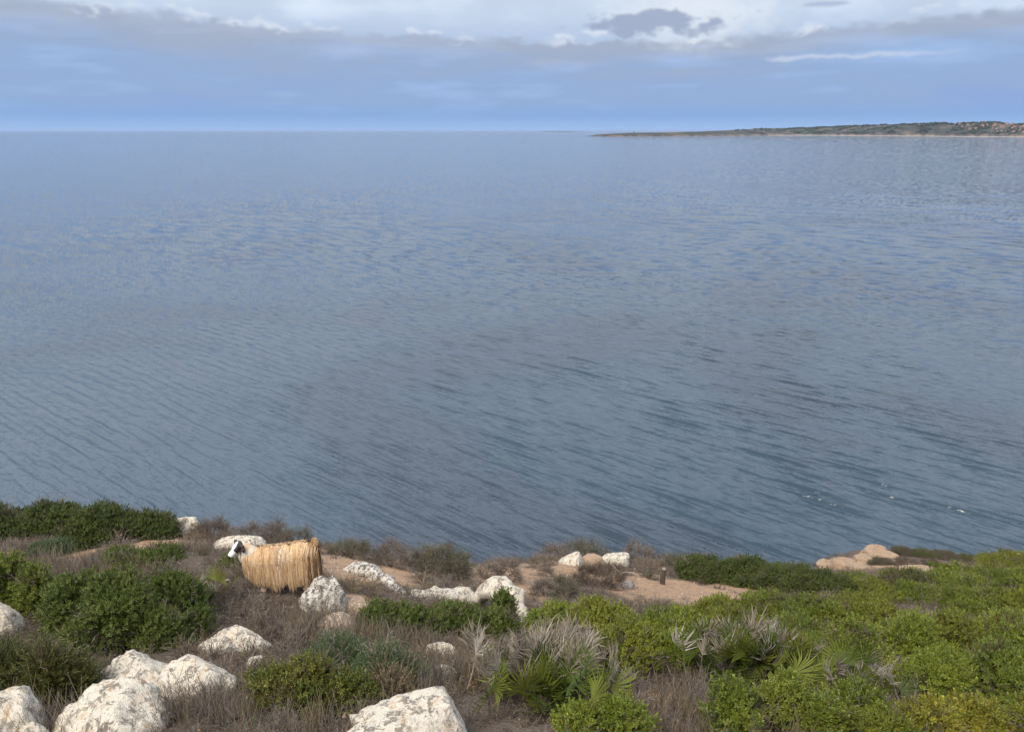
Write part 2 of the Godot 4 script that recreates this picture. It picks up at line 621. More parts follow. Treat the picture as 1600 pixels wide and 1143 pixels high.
# ------------------------------------------------------------------ far coast
func make_far_coast() -> void:
	var b := Build.new()
	var field := noise(0.004, 91, 4)
	var relief := noise(0.012, 92, 4)
	var steps := 8
	var sub := 14
	var rows := steps + 4
	var n := 0
	var crest := []
	for s in COAST.size() - 1:
		for q in sub:
			var f := float(q) / sub
			var a: Array = COAST[s]
			var e: Array = COAST[s + 1]
			var wl := Vector2(lerpf(a[0], e[0], f), lerpf(a[1], e[1], f))
			var cr := Vector2(lerpf(a[2], e[2], f), lerpf(a[3], e[3], f))
			var top: float = lerpf(a[4], e[4], f)
			crest.append([cr, top, wl])
			for k in rows:
				var t := float(k) / steps
				var p := wl.lerp(cr, t)
				var nz := relief.get_noise_2d(p.x, p.y)
				var y := 0.0
				if k == 0: y = -2.0
				elif k <= steps:
					var cliff := minf(top * 0.45, 6.0)
					y = lerpf(cliff, top, pow((t * steps - 1.0) / (steps - 1.0), 0.9)) + nz * top * 0.05 * sin(PI * t)
					if k == 1: p = wl.lerp(cr, 0.02)
				else:
					y = top * (1.0 - float(k - steps) / 3.5) - (2.0 if k == rows - 1 else 0.0)
					p = cr + (cr - wl) * (k - steps) * 0.4
				var fd := field.get_noise_2d(p.x * 0.6, p.y)
				var col := Color(0.020, 0.027, 0.019).lerp(Color(0.036, 0.036, 0.027), sm(-0.2, 0.3, nz))
				col = col.lerp(Color(0.10, 0.072, 0.052), sm(0.30, 0.36, fd) * 0.8)
				if k <= 1: col = Color(0.17, 0.125, 0.09).lerp(Color(0.06, 0.048, 0.04), sm(-0.2, 0.15, nz))
				b.add(Vector3(p.x, y, -p.y), Color(col.r, col.g, col.b))
			n += 1
	for i in n - 1:
		for k in rows - 1:
			var c := i * rows + k
			b.quad(c, c + 1, c + rows + 1, c + rows)
	part("peninsula_terrain", b.mesh(), mats.far, self).set_meta("kind", "structure")
	# a strip of pale sand along the water on the landward half
	var sb := Build.new()
	var m := 0
	for i in range(9 * sub, n):
		var wl: Vector2 = crest[i][2]
		var cr: Vector2 = crest[i][0]
		var out := (wl - cr).normalized()
		sb.add(Vector3(wl.x + out.x * 22.0, 0.3, -(wl.y + out.y * 22.0)), Color(0.34, 0.30, 0.26))
		sb.add(Vector3(wl.x - out.x * 4.0, 3.4, -(wl.y - out.y * 4.0)), Color(0.24, 0.19, 0.15))
		m += 1
	for i in m - 1: sb.quad(i * 2, i * 2 + 1, i * 2 + 3, i * 2 + 2)
	part("beach", sb.mesh(), mats.far, self).set_meta("kind", "structure")
	# woods on the crest: one mass from here
	var r := rng(12)
	var crown := Build.new()
	var cn := noise(1.3, 95, 3)
	for j in 6:
		for i in 8:
			var th := PI * j / 5.0
			var ph := TAU * i / 8.0
			var dir := Vector3(sin(th) * cos(ph), cos(th), sin(th) * sin(ph))
			crown.add(dir * (1.0 + 0.5 * cn.get_noise_3dv(dir * 1.7)) * Vector3(1, 0.75, 1))
	for j in 5:
		for i in 8: crown.quad(j * 8 + i, j * 8 + (i + 1) % 8, j * 8 + 8 + (i + 1) % 8, j * 8 + 8 + i)
	var where := []
	var tints := PackedColorArray()
	for i in 5200:
		var at := r.randi_range(8 * sub, n - 1)
		var t := 1.0 - pow(r.randf(), 1.7) * 0.86
		var cr: Array = crest[at]
		var p: Vector2 = cr[2].lerp(cr[0], t)
		if field.get_noise_2d(p.x * 0.6, p.y) > 0.2: continue
		if t < 0.9 and relief.get_noise_2d(p.x * 0.4, p.y * 0.4) < 0.02: continue
		var cliff: float = minf(cr[1] * 0.45, 6.0)
		var y := lerpf(cliff, cr[1], pow(clampf((t * 8.0 - 1.0) / 7.0, 0, 1), 0.9))
		var sz := r.randf_range(4.0, 9.0) * (1.25 if relief.get_noise_2d(p.x * 0.5 + 300.0, p.y * 0.5) > 0.1 else 0.8)
		where.append(Transform3D(Basis(Vector3.UP, r.randf() * TAU).scaled(Vector3(sz * 1.3, sz * 0.75, sz * 1.3)), Vector3(p.x, y + sz * 0.2, -p.y)))
		var g := r.randf_range(0.6, 1.25)
		tints.append(Color(0.026 * g, 0.036 * g, 0.022 * g))
	tag(copies("far_woodland", crown.mesh(), mats.far, self, where, tints), "dark green woods and scrub along the far peninsula's crest", "woodland", "", "stuff")
	# the village of red-roofed houses
	var house := Node3D.new()
	var hw := BoxMesh.new()
	hw.size = Vector3(15, 6, 10)
	var wall := MeshInstance3D.new()
	wall.name = "wall"; wall.mesh = hw; wall.position.y = 2.0
	wall.material_override = plain(Color(0.45, 0.34, 0.28), 0.9, false)
	house.add_child(wall)
	var rb := Build.new()
	for sx in [-1.0, 1.0]:
		rb.add(Vector3(8.3 * sx, 4.8, -6.0)); rb.add(Vector3(8.3 * sx, 4.8, 6.0)); rb.add(Vector3(8.3 * sx, 8.6, 0))
	rb.quad(0, 2, 5, 3); rb.quad(1, 4, 5, 2); rb.tri(0, 1, 2); rb.tri(3, 5, 4); rb.quad(0, 3, 4, 1)
	var roof := MeshInstance3D.new()
	roof.name = "roof"; roof.mesh = rb.mesh()
	roof.material_override = plain(Color(0.36, 0.15, 0.095), 0.9, false)
	house.add_child(roof)
	var made := 0
	for i in 170:
		if made >= 64: break
		var at := r.randi_range(23 * sub, 30 * sub)
		var cr: Array = crest[at]
		var t := r.randf_range(0.32, 0.98)
		if t < 0.5 and at < 25 * sub: continue
		var p: Vector2 = cr[2].lerp(cr[0], t)
		var cliff: float = minf(cr[1] * 0.45, 6.0)
		var y := lerpf(cliff, cr[1], pow(clampf((t * 8.0 - 1.0) / 7.0, 0, 1), 0.9))
		var hs: Node3D = house.duplicate()
		hs.name = numbered("house")
		add_child(hs)
		hs.position = Vector3(p.x, y, -p.y)
		hs.rotation.y = r.randf_range(-0.5, 0.5) + 0.5
		hs.scale = Vector3.ONE * r.randf_range(0.8, 1.5)
		tag(hs, "red-roofed house in the village on the far peninsula", "house", "village houses on the peninsula")
		made += 1
	house.free()
	# the watch tower near the point
	var tp: Array = crest[4 * sub + 3]
	var tw := base("watchtower", Vector3(tp[0].x, tp[1] - 2.0, -tp[0].y), "tiny stone watchtower near the point of the far peninsula", "tower")
	var tb := Build.new()
	tb.rod([Vector3(0, -3, 0), Vector3(0, 9, 0), Vector3(0, 11, 0)], [7.0, 5.6, 5.6], 14, Color(0.22, 0.18, 0.15))
	part("tower_body", tb.mesh(), mats.far, tw)
	var pb := Build.new()
	pb.rod([Vector3(0, 10.2, 0), Vector3(0, 10.6, 0), Vector3(0, 12.6, 0)], [5.6, 6.4, 6.3], 14, Color(0.20, 0.17, 0.14))
	part("parapet", pb.mesh(), mats.far, tw)
	# a low island on the horizon
	var ib := Build.new()
	for i in 41:
		var t := i / 40.0
		var hgt := 24.0 * pow(sin(PI * t), 0.5) + 9.0 * relief.get_noise_2d(i * 30.0, 5.0)
		var x := 880.0 + 1320.0 * t
		ib.add(Vector3(x, -3, -26000), Color(0.05, 0.06, 0.05))
		ib.add(Vector3(x, maxf(hgt, 0.5), -26300), Color(0.05, 0.06, 0.05))
		ib.add(Vector3(x, -3, -26800), Color(0.05, 0.06, 0.05))
	for i in 40:
		ib.quad(i * 3, i * 3 + 1, i * 3 + 4, i * 3 + 3)
		ib.quad(i * 3 + 1, i * 3 + 2, i * 3 + 5, i * 3 + 4)
	part("island_terrain", ib.mesh(), mats.far, self).set_meta("kind", "structure")

# ------------------------------------------------------------------ rocks
func boulder(w: float, h: float, dep: float, s: int) -> ArrayMesh:
	var r := rng(s)
	var n1 := noise(0.9, s, 3)
	var n2 := noise(3.2, s + 50, 3)
	var rough := 0.05 if w < 1.1 else 0.11
	var planes := []
	planes.append([Vector3(r.randf_range(-0.3, 0.3), 1, r.randf_range(-0.2, 0.4)).normalized(), r.randf_range(0.72, 0.85)])
	for i in 8:
		var dir := Vector3(r.randf_range(-1, 1), r.randf_range(-0.1, 0.9), r.randf_range(-1, 1)).normalized()
		planes.append([dir, r.randf_range(0.74, 0.95)])
	var b := Build.new()
	var us := 60
	var vs := 34
	for j in vs + 1:
		var th := PI * j / vs
		for i in us:
			var ph := TAU * i / us
			var d := Vector3(sin(th) * cos(ph), cos(th), sin(th) * sin(ph))
			var e := pow(pow(absf(d.x), 2.6) + pow(absf(d.y), 2.6) + pow(absf(d.z), 2.6), -1.0 / 2.6)
			var rad := e * (1.0 + 0.30 * n1.get_noise_3dv(d) + 0.12 * n2.get_noise_3dv(d * 1.2))
			for pl in planes:
				var k: float = d.dot(pl[0])
				if k > 0.05 and rad * k > pl[1]: rad = lerpf(rad, pl[1] / k, 0.88)
			rad += rough * n2.get_noise_3dv(d * 3.0) + rough * 0.6 * n2.get_noise_3dv(d * 8.0)
			b.add(Vector3(d.x * rad * w * 0.57, d.y * rad * h * 1.02, d.z * rad * dep * 0.60))
	for j in vs:
		for i in us:
			var c := j * us
			var i1 := (i + 1) % us
			b.quad(c + i, c + us + i, c + us + i1, c + i1)
	b.smooth()
	# the poles fold: point them straight up and down
	for i in us:
		b.n[i] = Vector3.UP
		b.n[vs * us + i] = Vector3.DOWN
	return b.mesh()

# a rock swept along a bent spine: [point, half width, half height] in turn
func ridge_rock(spine: Array, s: int) -> ArrayMesh:
	var n1 := noise(1.6, s, 4)
	var b := Build.new()
	var k := 18
	var steps := 40
	for j in steps + 1:
		var f := float(j) / steps * (spine.size() - 1)
		var i := mini(int(f), spine.size() - 2)
		f -= i
		f = f * f * (3.0 - 2.0 * f) * 0.5 + f * 0.5
		var c: Vector3 = spine[i][0].lerp(spine[i + 1][0], f)
		var hw: float = lerpf(spine[i][1], spine[i + 1][1], f)
		var hh: float = lerpf(spine[i][2], spine[i + 1][2], f)
		var fwd: Vector3 = spine[i + 1][0] - spine[i][0]
		var side := Vector3(-fwd.z, 0, fwd.x).normalized()
		var up := side.cross(fwd).normalized()
		if up.y < 0: up = -up
		var cap := sqrt(clampf(1.0 - pow(absf(float(j) / steps * 2.0 - 1.0), 6.0), 0.0, 1.0))
		for q in k:
			var a := TAU * q / k
			var p := c + (side * cos(a) * hw + up * sin(a) * hh) * cap
			b.add(p + (p - c) * 0.7 * n1.get_noise_3dv(p * 1.6) + Vector3(0.03, 0.03, 0.03) * n1.get_noise_3dv(p * 5.0))
	for j in steps:
		for q in k:
			var q1 := (q + 1) % k
			b.quad(j * k + q, j * k + q1, j * k + k + q1, j * k + k + q)
	return b.mesh()

func make_rocks() -> void:
	var s := 200
	for q in ROCKS:
		s += 1
		var p := on_soil(q[0], q[1])
		var name_of := "boulder" if q[2] > 0.7 else "limestone_rock"
		var o := part(name_of, boulder(q[2], q[3], q[4], s), mats[q[5]], self)
		o.position = p + Vector3(0, 0.01 - q[3] * 0.08, 0)
		o.rotation.y = (s * 0.7 - int(s * 0.7)) * 0.7 - 0.35
		tag(o, q[6], "rock")
	# the arching ridge beside the sandy slope
	var o := part("limestone_ridge", ridge_rock([
		[on_soil(-3.05, 12.0, -0.15), 0.10, 0.10], [on_soil(-2.85, 12.0, 0.04), 0.15, 0.12], [on_soil(-2.55, 11.9, 0.16), 0.17, 0.10],
		[on_soil(-2.2, 11.5, 0.10), 0.12, 0.09], [on_soil(-1.95, 11.1, 0.05), 0.09, 0.08], [on_soil(-1.70, 10.8, -0.08), 0.07, 0.06]], 301), mats.mottled, self)
	tag(o, "narrow arching limestone ridge beside the sandy slope", "rock")
	# the tall arched rock behind the shrub
	o = part("limestone_arch", ridge_rock([
		[on_soil(-0.62, 11.5, -0.1), 0.16, 0.16], [on_soil(-0.48, 11.3, 0.32), 0.2, 0.14], [on_soil(-0.26, 11.1, 0.56), 0.24, 0.15],
		[on_soil(-0.02, 10.9, 0.48), 0.22, 0.14], [on_soil(0.10, 10.5, 0.16), 0.17, 0.12], [on_soil(0.12, 10.1, -0.1), 0.12, 0.1]], 302), mats.lichen, self)
	tag(o, "tall pale arched rock rising behind the spreading green shrub", "rock")
	# the long low ledge that leads to it
	o = part("limestone_ledge", ridge_rock([
		[on_soil(-1.90, 11.2, -0.10), 0.10, 0.06], [on_soil(-1.62, 11.35, 0.0), 0.2, 0.10], [on_soil(-1.30, 11.5, 0.04), 0.24, 0.12],
		[on_soil(-0.98, 11.7, 0.08), 0.26, 0.13], [on_soil(-0.70, 11.7, 0.04), 0.22, 0.11], [on_soil(-0.5, 11.6, -0.12), 0.14, 0.08]], 305), mats.lichen, self)
	tag(o, "long low pale ledge running up to the tall arched rock", "rock")
	# loose stones on the sand
	var r := rng(31)
	var where := []
	var tints := PackedColorArray()
	for i in 7000:
		var x := r.randf_range(-9.0, 10.0)
		var d := r.randf_range(4.0, 21.0)
		if absf(x) > d * 0.8 + 1.0 or d > edge_at(x): continue
		if sandiness(x, d) < 0.35 * r.randf() and i > 3000: continue
		var sz := r.randf_range(0.005, 0.022) * (2.4 if r.randf() < 0.05 else 1.0)
		where.append(Transform3D(Basis(Vector3(r.randf(), r.randf(), r.randf()).normalized(), r.randf() * TAU).scaled(Vector3(sz, sz, sz)), on_soil(x, d, sz * 0.2)))
		var g := r.randf_range(0.16, 0.42)
		tints.append(Color(g, g * 0.78, g * 0.6))
	tag(copies("loose_stones", boulder(1.6, 0.6, 1.3, 401), mats.far, self, where, tints), "small loose stones and clods strewn over the soil", "stones", "", "stuff")

# ------------------------------------------------------------------ plants
var leaf_clumps := []
var needle_clumps := []
var twig_clumps := []
var grass_clumps := []
const TINT := {
	"dark": [Color(0.062, 0.092, 0.020), Color(0.120, 0.150, 0.032)],
	"deep": [Color(0.080, 0.120, 0.022), Color(0.170, 0.210, 0.045)],
	"mid": [Color(0.120, 0.165, 0.022), Color(0.220, 0.260, 0.040)],
	"fresh": [Color(0.135, 0.165, 0.020), Color(0.250, 0.280, 0.038)],
	"bright": [Color(0.150, 0.200, 0.024), Color(0.270, 0.320, 0.046)],
	"yellow": [Color(0.170, 0.190, 0.024), Color(0.340, 0.320, 0.045)],
	"olivegreen": [Color(0.100, 0.125, 0.022), Color(0.200, 0.205, 0.042)],
	"olive": [Color(0.070, 0.080, 0.020), Color(0.125, 0.125, 0.032)],
	"grassy": [Color(0.060, 0.100, 0.035), Color(0.105, 0.150, 0.060)],
	"dull": [Color(0.085, 0.095, 0.032), Color(0.140, 0.140, 0.050)],
	"straw": [Color(0.16, 0.122, 0.070), Color(0.26, 0.205, 0.13)],
	"grey": [Color(0.120, 0.098, 0.080), Color(0.235, 0.198, 0.165)],
	"brown": [Color(0.080, 0.058, 0.042), Color(0.160, 0.120, 0.088)],
	"heather": [Color(0.095, 0.090, 0.055), Color(0.165, 0.145, 0.100)],
}

func any_dir(r: RandomNumberGenerator) -> Vector3:
	return Vector3(r.randfn(), r.randfn(), r.randfn()).normalized()

func make_clumps() -> void:
	for v in 4:
		var r := rng(500 + v)
		# leafy sprigs: a few short stems, each ending in a rosette of small leathery leaves
		var b := Build.new()
		for s in 6:
			var foot := Vector3(r.randf_range(-0.075, 0.075), r.randf_range(-0.06, 0.0), r.randf_range(-0.075, 0.075))
			var axis := (Vector3.UP + Vector3(foot.x, 0, foot.z) * 5.0 + any_dir(r) * 0.25).normalized()
			var len := r.randf_range(0.06, 0.10)
			b.rod([foot - axis * 0.08, foot + axis * len], [0.0035, 0.002], 3, Color(0.9, 0.55, 0.6))
			for l in 22:
				var t := l / 21.0
				var ang := l * 2.4 + r.randf()
				var side := axis.cross(Vector3(cos(ang), 0.2, sin(ang))).normalized()
				var out := side.cross(axis)
				var dir := (out * cos(t * 1.1 + 0.1) + axis * (sin(t * 1.1 + 0.1) + 0.15) + any_dir(r) * 0.18).normalized()
				var g := r.randf_range(0.75, 1.2)
				var warm := 1.0 + 0.5 * pow(r.randf(), 6.0)
				b.leaf(foot + axis * len * (0.15 + 0.85 * t), dir, dir.cross(axis + any_dir(r) * 0.3).normalized(), r.randf_range(0.024, 0.040) * (1.0 - 0.3 * t), r.randf_range(0.008, 0.012), Color(g * warm, g, g))
		leaf_clumps.append(b.mesh())
		# feathery sprigs
		b = Build.new()
		for s in 7:
			var foot := Vector3(r.randf_range(-0.07, 0.07), -0.05, r.randf_range(-0.07, 0.07))
			var axis := (Vector3.UP + Vector3(foot.x, 0, foot.z) * 4.0 + any_dir(r) * 0.3).normalized()
			var len := r.randf_range(0.11, 0.17)
			b.rod([foot - axis * 0.05, foot + axis * len], [0.003, 0.001], 3, Color(1.2, 0.8, 0.8))
			for l in 22:
				var t := l / 21.0
				var ang := l * 2.4 + r.randf()
				var out := axis.cross(Vector3(cos(ang), 0.2, sin(ang))).normalized()
				var dir := (out * 0.8 + axis * (0.7 + 0.6 * t) + any_dir(r) * 0.15).normalized()
				var g := r.randf_range(0.75, 1.25)
				b.leaf(foot + axis * len * t, dir, dir.cross(axis).normalized(), r.randf_range(0.022, 0.036), 0.0055, Color(g, g, g))
		needle_clumps.append(b.mesh())
		# dry twigs: bent stems with side shoots
		b = Build.new()
		for s in 13:
			var p := Vector3(r.randf_range(-0.05, 0.05), -0.03, r.randf_range(-0.05, 0.05))
			var dir := (Vector3.UP * r.randf_range(0.35, 1.1) + any_dir(r) * 0.75).normalized()
			var g := r.randf_range(0.4, 1.6)
			var col := Color(g, g * r.randf_range(0.90, 0.98), g * r.randf_range(0.80, 0.96))
			var pts := [p]
			var rad := [0.0052]
			for k in 4:
				dir = (dir + any_dir(r) * 0.38).normalized()
				p += dir * r.randf_range(0.045, 0.095)
				pts.append(p)
				rad.append(0.0046 - 0.0008 * k)
				for q in 2:
					if r.randf() < 0.75:
						var sd := (dir + any_dir(r) * 0.9).normalized()
						b.leaf(p, sd, sd.cross(any_dir(r)).normalized(), r.randf_range(0.05, 0.11), 0.006, col)
			b.rod(pts, rad, 3, col)
		twig_clumps.append(b.mesh())
		# straw: thin upright stalks
		b = Build.new()
		for s in 16:
			var p := Vector3(r.randf_range(-0.08, 0.08), -0.02, r.randf_range(-0.08, 0.08))
			var dir := (Vector3.UP + any_dir(r) * 0.3).normalized()
			var g := r.randf_range(0.7, 1.3)
			var len := r.randf_range(0.12, 0.34)
			b.rod([p, p + dir * len * 0.5, p + dir * len + Vector3(dir.x, 0, dir.z) * len * 0.3], [0.003, 0.0024, 0.0012], 3, Color(g, g, g))
		grass_clumps.append(b.mesh())

func tinted(r: RandomNumberGenerator, key: String, shift := 0.0) -> Color:
	var t: Array = TINT[key]
	var c: Color = t[0].lerp(t[1], clampf(r.randf() + shift, 0, 1))
	return c * r.randf_range(0.86, 1.14)

# a shrub of one or more lobes [x, d, width, height, depth]; foliage clothes the outside of the lobes, bent stems carry it
func shrub(called: String, lobes: Array, kind: String, tint: String, label: String, category: String, group: String, s: int) -> Node3D:
	var r := rng(s)
	var at := Vector3.ZERO
	for l in lobes: at += on_soil(l[0], l[1]) / lobes.size()
	at.y = soil(at.x, -at.z)
	var root := base(called, at, label, category, group)
	var lump := noise(1.5, s, 2)
	var patchy := noise(1.1, s + 9, 2)
	var sets: Array = {"lentisk": leaf_clumps, "needle": needle_clumps, "dry": twig_clumps}[kind]
	var where := [[], [], []]
	var tints := [PackedColorArray(), PackedColorArray(), PackedColorArray()]
	var dead := []
	var dead_tints := PackedColorArray()
	var far := clampf(Vector3(at.x, 0, at.z).length() / 16.0, 1.0, 1.4)
	var centres := []
	for l in lobes:
		centres.append([on_soil(l[0], l[1]) + Vector3(0, l[3] * 0.18, 0), Vector3(maxf(l[2] * 0.58 - 0.04 * far, 0.12), maxf(l[3] * (0.84 if kind != "dry" else 0.7) - lerpf(0.05, 0.18, (far - 1.0) / 0.4), 0.07), l[4] * 0.62)])
	for q in centres:
		var c: Vector3 = q[0]
		var rad: Vector3 = q[1]
		var area := 2.0 * PI * pow((pow(rad.x * rad.y, 1.6) + pow(rad.x * rad.z, 1.6) + pow(rad.y * rad.z, 1.6)) / 3.0, 1.0 / 1.6)
		var n := int(area * {"lentisk": 250.0, "needle": 190.0, "dry": 70.0}[kind] / (far * far))
		for i in n:
			var dir := any_dir(r)
			if dir.y < -0.25: dir.y = -dir.y
			var shell := 1.0 - 0.36 * pow(r.randf(), 1.6)
			var p := c + dir * rad * shell * (0.93 + (0.3 if kind != "dry" else 0.55) * lump.get_noise_3dv((c + dir * rad) * 1.3))
			var y0 := soil(p.x, -p.z)
			if p.y < y0 + 0.02: continue
			var buried := false
			for e in centres:
				if e != q and ((p - e[0]) / e[1]).length() < 0.66: buried = true
			if buried: continue
			var bare := patchy.get_noise_3dv(p * 2.2 + Vector3(9, 0, 0))
			if kind != "dry" and bare < -0.5: continue
			var nrm := (dir / rad).normalized()
			var up := (nrm * 0.75 + Vector3.UP * 0.65 + any_dir(r) * 0.35).normalized()
			var side := up.cross(any_dir(r)).normalized()
			var sz := r.randf_range(0.8, 1.25) * far
			if kind == "dry": sz *= clampf(rad.y * 1.6, 0.6, 1.2)
			if kind != "dry" and r.randf() < 0.012 + 0.35 * sm(-0.3, -0.5, bare):
				sz *= 0.7
				dead.append(Transform3D(Basis(side * sz, up * sz, side.cross(up) * sz), p - at - up * 0.12 * sz))
				dead_tints.append(tinted(r, "grey" if r.randf() < 0.5 else "brown"))
				continue
			var v := r.randi() % 3
			where[v].append(Transform3D(Basis(side * sz, up * sz, side.cross(up) * sz), p - at - up * 0.06 * sz))
			tints[v].append(tinted(r, tint, patchy.get_noise_3dv(p * 1.4) * 0.7))
	for v in 3:
		if where[v].size(): copies("foliage" if kind != "dry" else "twigs", sets[v], mats.leaf if kind != "dry" else mats.twig, root, where[v], tints[v]).set_meta("kind", "stuff")
	if dead.size(): copies("dead_twigs", twig_clumps[2], mats.twig, root, dead, dead_tints).set_meta("kind", "stuff")
	for q in centres:
		var sb := Build.new()
		var top: Vector3 = q[0] - at
		for k in 7:
			var dir := any_dir(r)
			dir.y = absf(dir.y)
			var foot := Vector3(top.x, 0, top.z)
			foot.y = soil(at.x + foot.x, -(at.z + foot.z)) - at.y - 0.03
			var end: Vector3 = top + dir * q[1] * 0.82
			sb.rod([foot, foot.lerp(end, 0.5) + any_dir(r) * 0.06, end], [0.016, 0.011, 0.004], 5, Color(0.13, 0.10, 0.08))
		part("stems", sb.mesh(), mats.twig, root)
	return root

func make_shrubs() -> void:
	var s := 1000
	for q in SHRUBS:
		s += 1
		shrub("evergreen_shrub" if q[1] == "lentisk" else "heath_shrub", q[0], q[1], q[2], q[3], "shrub", q[4], s)
	for q in THICKET:
		s += 1
		var dark: bool = q[2] == "dark"
		shrub("wind_pruned_shrub", q[0], q[1], q[2], "dark green dense shrub in the bank behind the bare sandy patch" if dark else "low wind-pruned green shrub in the thicket covering the slope beside the fan palms", "shrub", "dark shrubs behind the sandy patch" if dark else "thicket of wind-pruned shrubs", s)
	for q in DRY_SHRUBS:
		s += 1
		shrub("dry_shrub", q[0], "dry", q[1], "grey brown twiggy shrub on the bare soil along the cliff edge", "shrub", "dry shrubs along the cliff edge", s)
	for q in HEADLAND_SHRUBS:
		s += 1
		shrub("headland_shrub", q[0], "dry" if q[1] == "brown" else "needle", q[1], "low dull shrub on the small rocky headland by the sea", "shrub", "headland shrubs", s)

func make_undergrowth() -> void:
	var r := rng(77)
	var where := [[], [], []]
	var tints := [PackedColorArray(), PackedColorArray(), PackedColorArray()]
	for z in DRY_ZONES:
		var n := int(z[2] * maxf(z[3], 0.3) * PI * 62.0 * z[4])
		if z[1] > 22.0: n = int(n * 0.25)
		for i in n:
			var a := r.randf() * TAU
			var k := sqrt(r.randf()) * 1.1
			var x: float = z[0] + cos(a) * k * z[2]
			var d: float = z[1] + sin(a) * k * maxf(z[3], 0.3)
			if d > edge_at(x) + 0.6: continue
			if sandiness(x, d) > r.randf() * 0.9: continue
			var thick := patch.get_noise_2d(x * 5.0 + 300.0, d * 5.0)
			if thick < -0.12 - 0.3 * r.randf(): continue
			if absf(x + 3.2) < 0.65 and absf(d - 9.4) < 0.4 and r.randf() < 0.75: continue      # trodden where the goat stands
			var v := r.randi() % 3
			var sz := r.randf_range(0.45, 0.9) * (1.0 + 0.9 * maxf(thick, 0.0)) * (1.5 if z[1] > 22.0 else 1.0)
			var up := (Vector3.UP + any_dir(r) * 0.55).normalized()
			var side := up.cross(any_dir(r)).normalized()
			where[v].append(Transform3D(Basis(side * sz, up * sz * r.randf_range(0.5, 1.0), side.cross(up) * sz), on_soil(x, d, -0.01)))
			var kind := patch.get_noise_2d(x * 3.0, d * 3.0)
			tints[v].append(tinted(r, "grey" if kind > 0.08 else "brown" if kind > -0.3 else "straw"))
	var under := base("dry_undergrowth", on_soil(-3.3, 9.15), "tangle of dry grey brown twigs covering the slope around the goat", "undergrowth")
	under.set_meta("kind", "stuff")
	for v in 3:
		for i in where[v].size(): where[v][i].origin -= under.position
		copies("twigs", twig_clumps[v], mats.twig, under, where[v], tints[v]).set_meta("kind", "stuff")
	# thin litter of twigs everywhere off the sand
	var lw := []
	var lt := PackedColorArray()
	for i in 17000:
		var x := r.randf_range(-11.5, 12.0)
		var d := r.randf_range(3.6, 20.0)
		if absf(x) > d * 0.85 + 1.5 or d > edge_at(x) + 0.4: continue
		if sandiness(x, d) > r.randf() * 0.5 + 0.05: continue
		var up := (Vector3.UP * 0.5 + any_dir(r)).normalized()
		if up.y < 0: up = -up
		var side := up.cross(any_dir(r)).normalized()
		var sz := r.randf_range(0.35, 0.8)
		lw.append(Transform3D(Basis(side * sz, up * sz * 0.7, side.cross(up) * sz), on_soil(x, d, 0.0)))
		lt.append(tinted(r, "brown" if r.randf() < 0.6 else "grey"))
	tag(copies("twig_litter", twig_clumps[3], mats.twig, self, lw, lt), "thin litter of fallen twigs over the brown soil", "litter", "", "stuff")
	# dry stalks
	lw = []
	lt = PackedColorArray()
	for z in [[-1.55, 8.1, 0.55, 0.35, 90], [-2.1, 5.25, 0.8, 0.5, 60], [-2.55, 8.3, 0.6, 0.5, 60], [-0.75, 6.5, 0.35, 0.7, 60], [-7.5, 11.0, 1.6, 0.9, 90], [-3.9, 5.0, 0.6, 0.35, 50], [1.6, 5.6, 0.5, 0.6, 50]]:
		for i in z[4]:
			var x: float = z[0] + r.randfn() * z[2] * 0.6
			var d: float = z[1] + r.randfn() * z[3] * 0.6
			var sz := r.randf_range(0.7, 1.3)
			lw.append(Transform3D(Basis(Vector3.UP, r.randf() * TAU).scaled(Vector3(sz, sz, sz)), on_soil(x, d, -0.01)))
			lt.append(tinted(r, "straw" if r.randf() < 0.6 else "grey"))
	tag(copies("dry_grass", grass_clumps[0], mats.twig, self, lw, lt), "thin pale dry grass stalks standing between the shrubs", "grass", "", "stuff")
	# low green shoots among the litter
	lw = []
	lt = PackedColorArray()
	for i in 1500:
		var x := r.randf_range(-11.0, 12.0)
		var d := r.randf_range(4.0, 20.0)
		if absf(x) > d * 0.85 + 1.5 or d > edge_at(x): continue
		if patch.get_noise_2d(x * 1.6 + 20.0, d * 1.6) < 0.12 or sandiness(x, d) > 0.15: continue
		if x < -1.8 and x > -4.2 and d > 7.6 and d < 11.0: continue
		var sz := r.randf_range(0.6, 1.0)
		lw.append(Transform3D(Basis(Vector3.UP, r.randf() * TAU).scaled(Vector3(sz, sz, sz)), on_soil(x, d, 0.02)))
		lt.append(tinted(r, "olivegreen" if r.randf() < 0.6 else "grassy"))
	tag(copies("green_shoots", needle_clumps[1], mats.leaf, self, lw, lt), "low green shoots scattered through the dry litter", "ground cover", "", "stuff")

